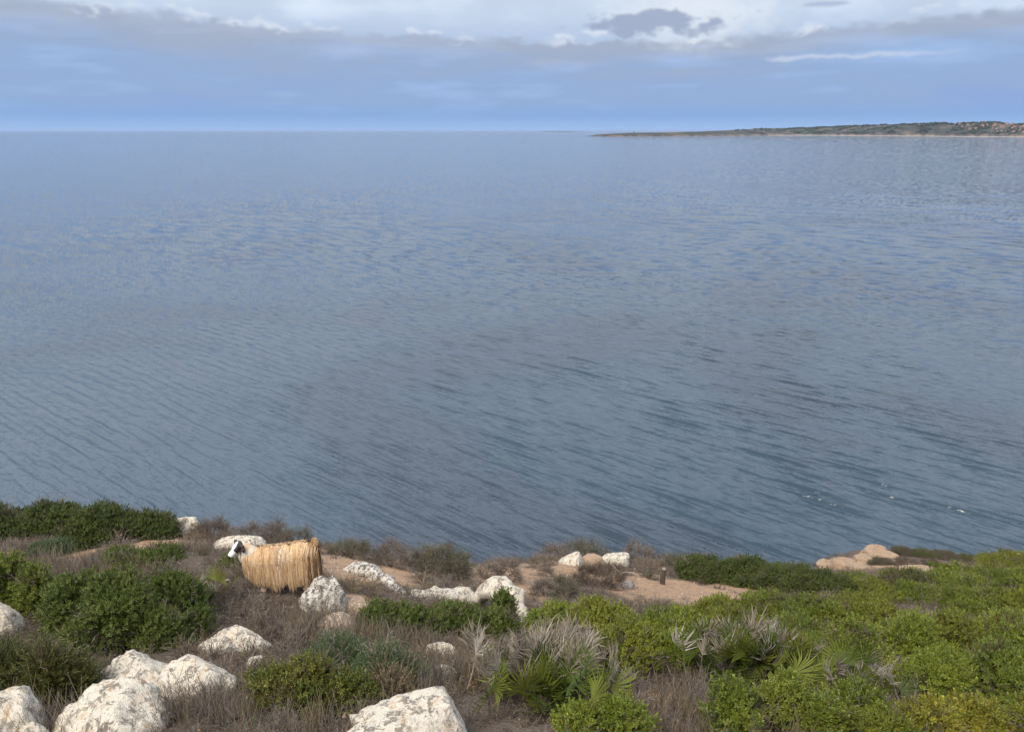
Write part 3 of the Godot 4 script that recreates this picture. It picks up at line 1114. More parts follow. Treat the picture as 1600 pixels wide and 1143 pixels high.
# one fan leaf: a thin stalk and a folded fan of pointed blades
func frond(s: int, dead: bool) -> ArrayMesh:
	var r := rng(s)
	var b := Build.new()
	var stalk := r.randf_range(0.20, 0.34)
	var col := Color(1, 1, 1)
	b.rod([Vector3.ZERO, Vector3(0, stalk * 0.5, 0.01), Vector3(0, stalk, 0)], [0.007, 0.005, 0.004], 4, Color(0.9, 0.9, 0.8))
	var hub := Vector3(0, stalk, 0)
	var n := 24
	var spread := deg_to_rad(r.randf_range(35, 70) if dead else r.randf_range(85, 115))
	for i in n:
		var t := float(i) / (n - 1) * 2.0 - 1.0
		var a := t * spread + r.randf_range(-0.04, 0.04)
		var len := (r.randf_range(0.30, 0.40) if not dead else r.randf_range(0.22, 0.38)) * (1.0 - 0.32 * t * t)
		var g := r.randf_range(0.75, 1.2)
		col = Color(g, g, g * r.randf_range(0.85, 1.05))
		var dir := Vector3(sin(a), cos(a), 0.16 * absf(t) + r.randf_range(-0.05, 0.05)).normalized()
		if dead: dir = (dir + any_dir(r) * 0.16).normalized()
		var side := Vector3(cos(a), -sin(a), 0)
		var w := 0.0085 if not dead else 0.0065
		var fold := Vector3(0, 0, 0.005)
		var mid := hub + dir * len * 0.55
		var tip := hub + dir * len + Vector3(r.randf_range(-0.02, 0.02), -0.04, -0.12 * r.randf()) * (r.randf_range(0.6, 1.5) if dead else 1.0)
		var p0 := b.add(hub + side * 0.002, col)
		var p1 := b.add(hub - side * 0.002, col)
		var m0 := b.add(mid + side * w + fold, col)
		var mm := b.add(mid, col)
		var m1 := b.add(mid - side * w + fold, col)
		var e := b.add(tip, Color(col.r * 1.25, col.g * 1.05, col.b * 0.9) if not dead else col)
		b.tri(p0, m0, mm); b.tri(p0, mm, p1); b.tri(p1, mm, m1); b.tri(m0, e, mm); b.tri(mm, e, m1)
	return b.mesh()

func palm(at: Vector3, green: int, dead: int, spread: float, dead_side: Vector3, label: String, s: int, size := 1.0) -> void:
	var r := rng(s)
	var root := base("fan_palm", at, label, "palm")
	var trunk := Build.new()
	trunk.rod([Vector3(0, -0.05, 0), Vector3(0, 0.10, 0), Vector3(0, 0.16, 0)], [0.11, 0.09, 0.03], 9, Color(0.12, 0.09, 0.07))
	part("trunk", trunk.mesh(), mats.twig, root)
	for k in green + dead:
		var is_dead := k >= green
		var o := MeshInstance3D.new()
		o.name = "frond"
		o.mesh = fronds[(4 if is_dead else 0) + r.randi() % 4]
		o.material_override = frond_mats[(3 if is_dead else 0) + r.randi() % 3]
		root.add_child(o, true)
		var yaw := r.randf() * TAU
		var lean := r.randf_range(0.15, 1.15)
		var foot := Vector3(r.randfn() * spread * 0.45, 0, r.randfn() * spread * 0.3)
		if is_dead:
			foot += dead_side * r.randf_range(0.4, 1.2)
			lean = r.randf_range(0.0, 0.65)
		foot.y = soil(at.x + foot.x, -(at.z + foot.z)) - at.y + r.randf_range(0.0, 0.08)
		var sz := size * r.randf_range(0.8, 1.15) * (1.05 if is_dead else 1.0)
		o.transform = Transform3D((Basis(Vector3.UP, yaw) * Basis(Vector3.RIGHT, lean) * Basis(Vector3.UP, r.randf_range(-0.6, 0.6))).scaled(Vector3(sz, sz, sz)), foot)

var fronds := []
var frond_mats := []
func make_palms() -> void:
	for i in 8: fronds.append(frond(900 + i, i >= 4))
	for c in [Color(0.080, 0.110, 0.018), Color(0.125, 0.145, 0.024), Color(0.060, 0.085, 0.020), Color(0.33, 0.28, 0.245), Color(0.42, 0.37, 0.33), Color(0.25, 0.205, 0.175)]:
		var m: StandardMaterial3D = mats.frond.duplicate()
		m.albedo_color = c.linear_to_srgb()
		frond_mats.append(m)
	palm(on_soil(0.28, 5.85), 34, 110, 0.62, Vector3(-0.02, 0, -0.62), "fan palm with green fans in front of a wide mass of dead grey leaves", 41)
	palm(on_soil(2.35, 6.75), 34, 40, 0.42, Vector3(-0.05, 0, -0.2), "tall bristly fan palm with green and grey leaves inside the thicket", 42, 1.1)
	palm(on_soil(2.95, 6.9), 26, 10, 0.22, Vector3(0, 0, -0.15), "dense upright fan palm clump beside the tall bristly fan palm", 43)
	palm(on_soil(3.45, 6.45), 16, 14, 0.3, Vector3(0.1, 0, -0.1), "small fan palm with pale tips near the yellow green shrub", 44, 0.85)
	palm(on_soil(-4.05, 8.95), 7, 5, 0.12, Vector3.ZERO, "small lone fan palm beside the biggest dense shrub", 45, 0.8)

# ------------------------------------------------------------------ wood
func make_wood() -> void:
	var post := base("wooden_post", on_soil(3.97, 17.78), "weathered grey brown wooden post standing on the bare soil", "post")
	var b := Build.new()
	b.rod([Vector3(0, -0.2, 0), Vector3(0.005, 0.2, 0), Vector3(0.02, 0.44, 0.01), Vector3(0.021, 0.465, 0.01)], [0.075, 0.07, 0.066, 0.055], 10)
	part("shaft", b.mesh(), mats.wood, post)
	b = Build.new()
	b.rod([Vector3(0.021, 0.462, 0.01), Vector3(0.022, 0.474, 0.012)], [0.054, 0.05], 10)
	part("sawn_top", b.mesh(), plain(Color(0.2, 0.165, 0.135), 0.9, false), post)
	for q in [[on_soil(-4.2, 9.8), 0.42, 0.5, "bleached fallen branch lying in the dry brush before the goat", 61], [on_soil(2.75, 18.4), 1.5, 2.6, "long bare bleached branch on the dry bank near the three edge rocks", 62], [on_soil(0.95, 6.75), 0.35, 1.1, "short bleached branch on the brown litter beside the fan palm", 63]]:
		var r := rng(q[4])
		var o := base("fallen_branch", q[0], q[3], "branch")
		var pts := []
		var rad := []
		var dir := Vector3(cos(q[2]), 0, sin(q[2]))
		for i in 7:
			var t := i / 6.0 - 0.5
			var p: Vector3 = dir * t * q[1] + Vector3(r.randf_range(-0.03, 0.03), 0, r.randf_range(-0.03, 0.03))
			p.y = soil(q[0].x + p.x, -(q[0].z + p.z)) - q[0].y + 0.05 + 0.04 * sin(i * 1.7)
			pts.append(p)
			rad.append(0.016 - 0.0017 * i)
		var wb := Build.new()
		wb.rod(pts, rad, 6, Color(0.42, 0.36, 0.31))
		part("limb", wb.mesh(), mats.twig, o)
		for k in [2, 4]:
			var tb := Build.new()
			var e: Vector3 = pts[k] + (dir + any_dir(r) * 0.8 + Vector3.UP * 0.3).normalized() * q[1] * 0.28
			tb.rod([pts[k], pts[k].lerp(e, 0.5) + any_dir(r) * 0.02, e], [0.009, 0.007, 0.003], 5, Color(0.40, 0.34, 0.29))
			part("side_twig", tb.mesh(), mats.twig, o)

# ------------------------------------------------------------------ goat
# bones: [from, to, radius at from, radius at to]; meshes their smooth union as surface nets into b
func nets(bones: Array, blend: float, cell: float, lo: Vector3, hi: Vector3, b: Build, paint: Callable) -> void:
	var nx := int((hi.x - lo.x) / cell) + 2
	var ny := int((hi.y - lo.y) / cell) + 2
	var nz := int((hi.z - lo.z) / cell) + 2
	var f := PackedFloat32Array()
	f.resize(nx * ny * nz)
	f.fill(9.0)
	for bone in bones:
		var p: Vector3 = bone[0]
		var d: Vector3 = bone[1] - p
		var inv := 1.0 / maxf(d.length_squared(), 1e-9)
		var reach := maxf(bone[2], bone[3]) + blend + cell * 3.0
		var a: Vector3 = (p.min(bone[1]) - Vector3.ONE * reach - lo) / cell
		var e: Vector3 = (p.max(bone[1]) + Vector3.ONE * reach - lo) / cell
		for z in range(maxi(int(a.z), 0), mini(int(e.z) + 1, nz)):
			for y in range(maxi(int(a.y), 0), mini(int(e.y) + 1, ny)):
				for x in range(maxi(int(a.x), 0), mini(int(e.x) + 1, nx)):
					var q := lo + Vector3(x, y, z) * cell - p
					var t := clampf(q.dot(d) * inv, 0.0, 1.0)
					var s := (q - d * t).length() - lerpf(bone[2], bone[3], t)
					var k := (z * ny + y) * nx + x
					var o := f[k]
					var h := maxf(blend - absf(o - s), 0.0) / blend
					f[k] = minf(o, s) - h * h * blend * 0.25
	var at := {}
	var dx := [0, 1, 0, 1, 0, 1, 0, 1]
	var dy := [0, 0, 1, 1, 0, 0, 1, 1]
	var dz := [0, 0, 0, 0, 1, 1, 1, 1]
	var edges := [[0, 1], [2, 3], [4, 5], [6, 7], [0, 2], [1, 3], [4, 6], [5, 7], [0, 4], [1, 5], [2, 6], [3, 7]]
	for z in nz - 1:
		for y in ny - 1:
			for x in nx - 1:
				var k := (z * ny + y) * nx + x
				var s0 := f[k] < 0.0
				if s0 == (f[k + 1] < 0.0) and s0 == (f[k + nx] < 0.0) and s0 == (f[k + nx + 1] < 0.0):
					var k2 := k + nx * ny
					if s0 == (f[k2] < 0.0) and s0 == (f[k2 + 1] < 0.0) and s0 == (f[k2 + nx] < 0.0) and s0 == (f[k2 + nx + 1] < 0.0):
						continue
				var sum := Vector3.ZERO
				var n := 0
				for ed in edges:
					var i: int = ed[0]
					var j: int = ed[1]
					var fi := f[k + dx[i] + dy[i] * nx + dz[i] * nx * ny]
					var fj := f[k + dx[j] + dy[j] * nx + dz[j] * nx * ny]
					if (fi < 0.0) != (fj < 0.0):
						var t := fi / (fi - fj)
						sum += Vector3(dx[i], dy[i], dz[i]).lerp(Vector3(dx[j], dy[j], dz[j]), t)
						n += 1
				var p := lo + (Vector3(x, y, z) + sum / n) * cell
				at[k] = b.add(p, paint.call(p))
	var step := [1, nx, nx * ny]
	for k in at:
		for ax in 3:
			var u: int = step[(ax + 1) % 3]
			var w: int = step[(ax + 2) % 3]
			var k1: int = k + step[ax]
			if k1 >= f.size() or (f[k] < 0.0) == (f[k1] < 0.0): continue
			if not (at.has(k - u) and at.has(k - w) and at.has(k - u - w)): continue
			if f[k] < 0.0: b.quad(at[k], at[k - w], at[k - u - w], at[k - u])
			else: b.quad(at[k], at[k - u], at[k - u - w], at[k - w])

# height of the barrel's axis and its radius at x along the body
func girth(x: float) -> Vector2:
	var rows := [[-0.52, 0.54, 0.085], [-0.44, 0.53, 0.14], [-0.30, 0.505, 0.190], [0.0, 0.51, 0.205], [0.20, 0.545, 0.200], [0.36, 0.585, 0.185], [0.46, 0.585, 0.145], [0.54, 0.57, 0.085]]
	for i in range(1, rows.size()):
		if x <= rows[i][0]:
			var t: float = clampf(inverse_lerp(rows[i - 1][0], rows[i][0], x), 0, 1)
			return Vector2(lerpf(rows[i - 1][1], rows[i][1], t), lerpf(rows[i - 1][2], rows[i][2], t))
	return Vector2(0.57, 0.08)

func make_goat(at: Vector3, turn: float) -> void:
	var root := base("goat", at, "long-haired fawn goat with a black and white face standing on the cliff top", "goat")
	root.rotation.y = turn
	root.scale = Vector3.ONE * 0.93
	var skull := Vector3(-0.575, 0.775, 0.05)
	var nose := Vector3(-0.60, -0.60, 0.53).normalized()      # the face is turned towards the viewer's side and down
	var lat := Vector3(nose.z, 0, -nose.x).normalized()
	var brow := lat.cross(nose).normalized()
	if brow.y < 0: brow = -brow
	var body := [
		[Vector3(-0.30, 0.50, 0), Vector3(0.0, 0.50, 0), 0.165, 0.178], [Vector3(0.0, 0.50, 0), Vector3(0.33, 0.57, 0), 0.178, 0.158], [Vector3(0.33, 0.575, 0), Vector3(0.42, 0.57, 0), 0.145, 0.11],
		[Vector3(-0.34, 0.50, 0), Vector3(-0.42, 0.52, 0), 0.14, 0.10],
		[Vector3(-0.38, 0.56, 0), Vector3(-0.535, 0.75, 0.03), 0.125, 0.075],
		[Vector3(0.46, 0.66, 0), Vector3(0.505, 0.78, 0), 0.024, 0.016],
	]
	for z in [-0.10, 0.10]:
		var s: float = 0.03 if z > 0 else -0.04
		body.append([Vector3(-0.30, 0.42, z), Vector3(-0.30 + s, 0.24, z), 0.07, 0.038])
		body.append([Vector3(-0.30 + s, 0.24, z), Vector3(-0.29 + s, 0.05, z), 0.036, 0.026])
		body.append([Vector3(-0.29 + s, 0.04, z), Vector3(-0.325 + s, 0.015, z), 0.03, 0.026])
		body.append([Vector3(0.36, 0.50, z * 0.8), Vector3(0.29 - s, 0.35, z), 0.085, 0.055])
		body.append([Vector3(0.29 - s, 0.35, z), Vector3(0.42 - s, 0.24, z), 0.055, 0.036])
		body.append([Vector3(0.42 - s, 0.24, z), Vector3(0.39 - s, 0.05, z), 0.034, 0.026])
		body.append([Vector3(0.39 - s, 0.04, z), Vector3(0.355 - s, 0.015, z), 0.03, 0.026])
	var blot := noise(9.0, 808, 3)
	var hide := func(p: Vector3) -> Color:
		if p.y < 0.035: return Color(0.06, 0.05, 0.04)      # the hooves are dark horn
		if p.x < -0.50: return Color(0.68, 0.58, 0.47)       # the throat is cream
		return Color(0.60, 0.42, 0.245)
	var b := Build.new()
	nets(body, 0.07, 0.018, Vector3(-0.68, -0.05, -0.36), Vector3(0.62, 0.92, 0.36), b, hide)
	# head on a finer grid
	var head := [
		[skull, skull + nose * 0.05, 0.066, 0.062], [skull + nose * 0.05, skull + nose * 0.165, 0.056, 0.040], [skull + nose * 0.165, skull + nose * 0.19, 0.040, 0.034],
		[skull - brow * 0.022 + nose * 0.04, skull + nose * 0.15 - brow * 0.022, 0.05, 0.026],
		[Vector3(-0.50, 0.71, 0.025), skull, 0.082, 0.064],
		[skull + lat * 0.045 + brow * 0.035 + nose * 0.05, skull + lat * 0.047 + brow * 0.03 + nose * 0.065, 0.018, 0.016],
		[skull - lat * 0.045 + brow * 0.035 + nose * 0.05, skull - lat * 0.047 + brow * 0.03 + nose * 0.065, 0.018, 0.016],
	]
	for s in [-1.0, 1.0]:
		var root_ear: Vector3 = skull + lat * 0.055 * s + brow * 0.03 - nose * 0.01
		var knee: Vector3 = root_ear + lat * 0.055 * s + Vector3(0, -0.012, 0) - nose * 0.015
		var tip: Vector3 = knee + Vector3(0, -0.10, 0) + lat * 0.022 * s
		head.append([root_ear, knee, 0.017, 0.020])
		head.append([knee, knee.lerp(tip, 0.6), 0.021, 0.023])
		head.append([knee.lerp(tip, 0.6), tip, 0.023, 0.008])
	var face := func(p: Vector3) -> Color:
		var q := p - skull
		var l := q.dot(lat)
		var a := q.dot(nose)
		var u := q.dot(brow)
		if absf(l) > 0.078: return Color(0.045, 0.035, 0.03) if p.y > skull.y - 0.06 else Color(0.22, 0.12, 0.075)
		if a > 0.197 and u > -0.02: return Color(0.06, 0.045, 0.045)
		if a > 0.185 and u < -0.012 and u > -0.022: return Color(0.12, 0.07, 0.07)
		if absf(l) > 0.026 + 0.012 * sin(a * 30.0) and a > -0.06 and a < 0.105:
			if u > -0.025: return Color(0.032, 0.026, 0.023)
			return Color(0.26, 0.13, 0.075)
		if a < -0.03 and u > 0.02: return Color(0.05, 0.04, 0.035) if absf(l) < 0.03 else Color(0.4, 0.28, 0.2)
		return Color(0.78, 0.74, 0.68)
	nets(head, 0.02, 0.007, skull - Vector3(0.26, 0.26, 0.20), skull + Vector3(0.2, 0.14, 0.3), b, face)
	part("body", b.mesh(), mats.fur, root)
	for s in [-1.0, 1.0]:
		var eye := SphereMesh.new()
		eye.radius = 0.011; eye.height = 0.022; eye.radial_segments = 12; eye.rings = 6
		var m := plain(Color(0.16, 0.09, 0.03), 0.12, false)
		part("eye", eye, m, root).position = skull + lat * 0.057 * s + brow * 0.03 + nose * 0.066
	# the long coat: locks that fall from the back over the flanks
	var r := rng(88)
	var c := Build.new()
	for i in 760:
		var x := r.randf_range(-0.50, 0.53)
		var side := 1.0 if r.randf() < 0.5 else -1.0
		var ang := r.randf_range(0.0, 1.75)
		var ring := girth(x)
		var cy := ring.x
		var rr := ring.y
		var rear := sm(0.34, 0.50, x)
		var low := 0.13 + 0.10 * sm(-0.1, -0.42, x) + 0.05 * sin(x * 23.0) + r.randf_range(-0.05, 0.06) - 0.05 * rear   # where the tips of this lock hang
		var gold := Color(0.54, 0.335, 0.155)
		var tone := gold.lerp(Color(0.68, 0.47, 0.27), r.randf())
		if r.randf() < 0.22: tone = Color(0.38, 0.215, 0.10)
		if rear > 0.2 and r.randf() < 0.6: tone = Color(0.28, 0.145, 0.065) if r.randf() < 0.7 else Color(0.11, 0.065, 0.045)
		if side > 0.0 and Vector2((x - 0.1) / 0.16, (ang - 0.55) / 0.22).length() < 1.0 and r.randf() < 0.6: tone = tone.lerp(Color(0.20, 0.17, 0.145), r.randf_range(0.5, 1.0))
		if r.randf() < 0.12: tone = Color(0.72, 0.57, 0.40)
		var sway := r.randf_range(-0.03, 0.03) + rear * 0.03
		var drape := 1.35 + r.randf_range(-0.12, 0.12)      # where the lock leaves the flank and hangs free
		for k in 30:
			drape = r.randf_range(1.25, 1.6)
			var a2 := maxf(ang + r.randfn() * 0.10, 0.0)
			var x2 := x + r.randfn() * 0.020
			drape = maxf(drape, minf(a2, 1.9))
			var ln := maxf(drape - a2, 0.0) * rr + maxf(cy + cos(drape) * rr - low, 0.05)
			ln *= r.randf_range(0.45, 1.04)
			if ang < 0.9: ln = minf(ln, r.randf_range(0.20, 0.62))
			var pts := []
			var lift := r.randf_range(-0.004, 0.022)
			var bend := r.randfn() * 0.008
			for q in 6:
				var sl := ln * q / 5.0
				var at_a := a2 + sl / rr
				var f := q / 5.0
				var p := Vector3.ZERO
				if at_a <= drape: p = Vector3(x2, cy + cos(at_a) * (rr + lift), sin(at_a) * (rr + lift) * side)
				else: p = Vector3(x2, cy + cos(drape) * (rr + lift) - (sl - maxf(drape - a2, 0.0) * rr), sin(minf(drape, 1.571)) * (rr + lift) * side)
				p.x += (sway + (x - x2) * 0.8) * f * f + bend * sin(f * 5.0 + i)
				p.y = maxf(p.y, 0.05)
				pts.append(p)
			var col := tone * r.randf_range(0.68, 1.18)
			c.strand(pts, Vector3(0, 0.3, side), r.randf_range(0.0016, 0.0036), Color(col.r, col.g, col.b))
	for i in 700:   # hair over the rump, hanging behind
		var a2 := r.randf_range(-1.4, 1.4)
		var y0 := r.randf_range(0.50, 0.70)
		var p := Vector3(0.46 + 0.06 * cos(a2), y0, sin(a2) * 0.11)
		var ln := (y0 - 0.14) * r.randf_range(0.5, 1.0)
		var out := Vector3(cos(a2), 0, sin(a2))
		var tone := Color(0.55, 0.34, 0.16) if r.randf() < 0.45 else Color(0.28, 0.145, 0.065) if r.randf() < 0.7 else Color(0.11, 0.065, 0.045)
		c.strand([p, p + out * 0.02 + Vector3(0, -ln * 0.3, 0), p + out * 0.03 + Vector3(0, -ln * 0.65, 0), p + out * 0.025 + Vector3(0, -ln, 0)], out, r.randf_range(0.0025, 0.0045), tone * r.randf_range(0.85, 1.15))
	for i in 4200:   # shorter hair on the neck
		var t := r.randf()
		var a := r.randf() * TAU
		var mid := Vector3(-0.36, 0.56, 0).lerp(Vector3(-0.515, 0.72, 0.02), t)
		var ax := Vector3(-0.155, 0.16, 0.02).normalized()
		var u := ax.cross(Vector3(0, 0, 1)).normalized()
		var o := u * cos(a) + ax.cross(u) * sin(a)
		var p := mid + o * lerpf(0.150, 0.088, t)
		var dir := (-ax * 0.8 + Vector3.DOWN * 0.8 + o * 0.15).normalized()
		var len := r.randf_range(0.05, 0.13)
		var col := Color(0.62, 0.43, 0.25).lerp(Color(0.76, 0.67, 0.56), clampf(t * 1.1 + r.randf() * 0.3 - 0.1, 0, 1)) * r.randf_range(0.85, 1.12)
		c.strand([p - o * 0.01, p + dir * len * 0.5 + o * 0.003, p + dir * len - o * 0.004], o, r.randf_range(0.002, 0.004), Color(col.r, col.g, col.b))
	for i in 60:   # throat and chest ruff
		var a := r.randf_range(-1.2, 1.2)
		var p := Vector3(-0.42, 0.60, 0).lerp(Vector3(-0.50, 0.68, 0.02), r.randf()) + Vector3(-cos(a) * 0.1, -0.02, sin(a) * 0.1)
		var w := r.randf_range(0.008, 0.013)
		var col := Color(0.74, 0.64, 0.52) * r.randf_range(0.85, 1.1)
		c.rod([p, p + Vector3(-0.012, -0.05, sin(a) * 0.02), p + Vector3(0.01, -0.14, sin(a) * 0.02)], [w * 0.8, w, w * 0.2], 4, col)
	part("coat", c.mesh(), mats.fur, root)
	var bd := Build.new()
	for i in 7:
		var p: Vector3 = skull + nose * (0.10 + 0.01 * i) - brow * 0.04 + lat * r.randf_range(-0.012, 0.012)
		bd.rod([p, p + Vector3(0.004, -0.03, 0), p + Vector3(0.012, -0.065, 0.0)], [0.006, 0.005, 0.001], 4, Color(0.72, 0.66, 0.58))
	part("beard", bd.mesh(), mats.fur, root)
	var tt := Build.new()
	for i in 420:
		var p := Vector3(0.485, 0.72, 0) + any_dir(r) * Vector3(0.022, 0.055, 0.022)
		var tcol := Color(0.64, 0.43, 0.22) * r.randf_range(0.8, 1.15)
		tt.strand([p, p + Vector3(0.012, 0.04, 0) + any_dir(r) * 0.012, p + Vector3(0.035, 0.06, 0) + any_dir(r) * 0.02, p + Vector3(0.055, 0.03, 0) + any_dir(r) * 0.025], any_dir(r), 0.0035, tcol)
	part("tail_tuft", tt.mesh(), mats.fur, root)

const CONTROL := [[-4.57, 5.00, -4.56], [-4.06, 5.00, -4.56], [-2.03, 5.00, -4.56], [0.00, 5.20, -4.75], [2.19, 5.40, -4.93], [4.55, 5.60, -5.11], [5.60, 5.80, -5.29], [-4.92, 6.20, -5.04], [-3.45, 6.20, -5.11], [-2.03, 6.40, -5.20], [-0.69, 7.00, -5.60], [0.33, 6.60, -5.36], [1.91, 6.40, -5.35], [3.62, 6.60, -5.52], [5.43, 6.80, -5.68], [-5.20, 7.60, -5.73], [-3.12, 8.00, -5.94], [-1.05, 9.00, -6.68], [1.79, 9.20, -6.83], [4.12, 9.40, -6.98], [6.57, 9.60, -7.24], [8.62, 9.80, -7.39], [-3.41, 9.70, -6.25], [-5.50, 9.60, -6.37], [-7.78, 10.20, -6.66], [-2.47, 9.20, -6.21], [-8.83, 13.50, -7.80], [-5.98, 12.80, -7.40], [-12.43, 14.00, -8.09], [-3.93, 14.00, -8.16], [-2.37, 12.50, -7.89], [-3.38, 15.00, -8.92], [-2.56, 17.00, -10.26], [-1.39, 18.50, -11.28], [-0.94, 12.30, -8.23], [0.25, 13.00, -8.85], [-0.30, 16.00, -10.10], [0.90, 19.00, -11.58], [4.02, 18.00, -11.56], [2.04, 16.50, -10.59], [4.73, 16.50, -10.95], [6.51, 17.50, -11.52], [2.59, 13.50, -9.26], [6.05, 14.00, -9.60], [9.08, 14.50, -10.11], [12.29, 15.00, -10.46], [4.42, 23.50, -14.23], [6.66, 23.50, -14.53], [9.28, 24.50, -15.41], [12.33, 26.00, -16.52], [14.21, 23.00, -14.77], [16.75, 22.00, -14.25], [25.63, 34.00, -20.73], [19.28, 30.00, -18.61], [16.47, 30.00, -18.84], [22.65, 48.00, -29.52], [26.07, 46.00, -28.44], [29.82, 53.00, -31.30], [32.98, 50.00, -30.49], [35.54, 54.00, -32.46], [26.84, 52.00, -30.88], [0.00, 0.00, -1.65], [-7.00, 0.00, -1.60], [7.00, 0.00, -1.80], [-7.00, -6.00, 0.60], [7.00, -6.00, 0.40], [0.00, -6.00, 0.60], [25.00, 40.00, -25.60], [33.00, 42.00, -27.00], [-16.00, 14.00, -7.60], [-16.00, 4.00, -3.90], [14.00, 4.00, -4.20], [16.00, 9.00, -7.40]]
const EDGE := [[-40.0, 16.0], [-9.5, 16.0], [-5.6, 15.3], [-3.5, 16.2], [-2.0, 18.2], [0.0, 20.6], [1.5, 23.0], [4.5, 25.5], [8.0, 26.5], [12.0, 28.5], [17.0, 31.0], [20.5, 36.0], [21.8, 48.5], [24.0, 52.0], [27.0, 54.5], [30.0, 56.5], [45.0, 60.0], [80.0, 66.0]]
const ROCKS := [
	[-6.35, 8.19, 0.55, 0.43, 0.44, "lichen", "rounded pale boulder with a rusty lichen patch beside the big green shrub"],
	[-3.45, 5.9, 0.74, 0.4, 0.59, "lichen", "broad pale limestone hump with grey lichen below the big green shrub"],
	[-2.94, 5.87, 0.68, 0.33, 0.48, "lichen", "pale limestone slab sloping down behind the broad hump"],
	[-3.16, 4.92, 0.74, 0.36, 0.59, "lichen", "large smooth cream boulder mottled with grey lichen below the olive shrub"],
	[-3.87, 4.86, 0.49, 0.441, 0.39, "lichen", "large cream boulder at the foot of the olive heath shrub"],
	[-3.66, 4.77, 0.23, 0.19, 0.18, "lichen", "small pale stone leaning against the large cream boulder"],
	[-0.77, 4.91, 0.88, 0.38, 0.62, "lichen", "broad cream limestone boulder beside the fan palm with grey dead leaves"],
	[-3.4, 7.51, 0.46, 0.19, 0.32, "lichen", "small white rock with a dark broken end in dry brush"],
	[-3.21, 7.74, 0.6, 0.23, 0.36, "lichen", "lichen-spotted white rock strip in dry brush"],
	[-2.71, 6.86, 0.19, 0.12, 0.16, "lichen", "tiny white stone in dry brush beside the rounded green shrub"],
	[-2.59, 9.11, 0.62, 0.44, 0.43, "mottled", "black and white lichen mottled rock under the goat's hind legs"],
	[-2.23, 8.38, 0.43, 0.23, 0.39, "earthy", "low earthy rock with white lichen dots below the mottled rock"],
	[-6.78, 14.32, 0.74, 0.56, 0.44, "lichen", "pale rock at the end of the dark green hedge shrub"],
	[-5.03, 12.59, 0.93, 0.25, 0.46, "lichen", "long pale rock behind the goat's head"],
	[-2.19, 9.2, 0.42, 0.23, 0.29, "earthy", "earth-stained rock beside the mottled rock"],
	[-0.84, 7.63, 0.4, 0.25, 0.32, "lichen", "white domed rock in grey brush above the fan palm"],
	[-0.77, 6.66, 0.37, 0.14, 0.26, "lichen", "flat white rock half buried in dry stalks above the fan palm"],
	[-0.27, 9.39, 0.22, 0.14, 0.17, "lichen", "small white stone in front of the arched rock shrub"],
	[1.69, 19.5, 0.73, 0.35, 0.51, "lichen", "white rounded rock on the cliff edge, first of three"],
	[2.37, 19.82, 0.7, 0.31, 0.49, "sand", "sandy tan rock on the cliff edge between two white rocks"],
	[3.11, 20.55, 0.96, 0.37, 0.58, "lichen", "long white rock on the cliff edge, last of three"],
	[27.41, 51.31, 2.09, 0.88, 1.68, "sand", "big tan boulder crowning the small headland by the sea"],
	[23.34, 47.81, 2.14, 0.66, 1.29, "sand", "pale tan rock outcrop on the tip of the small headland"],
	[22.09, 47.64, 1.25, 0.65, 1.0, "sand", "small tan rock at the seaward tip of the headland"],
	[25.63, 49.76, 1.3, 0.45, 0.91, "sand", "tan rock at the foot of the big headland boulder"],
	[27.87, 50.57, 1.41, 0.44, 1.13, "sand", "tan rock shelf behind the big headland boulder"],
	[2.8, 16.43, 0.34, 0.21, 0.27, "grey", "small grey stone on the bare sand near the wooden post"],
	[23.92, 46.59, 1.4, 0.32, 0.98, "sand", "flat tan slab low on the headland"],
	[18.39, 30.42, 1.71, 0.27, 0.85, "sand", "pale flat slab at the landward end of the headland"],
	[0.28, 7.58, 0.18, 0.12, 0.16, "lichen", "small pinkish pale stone in grey palm leaves"]
]
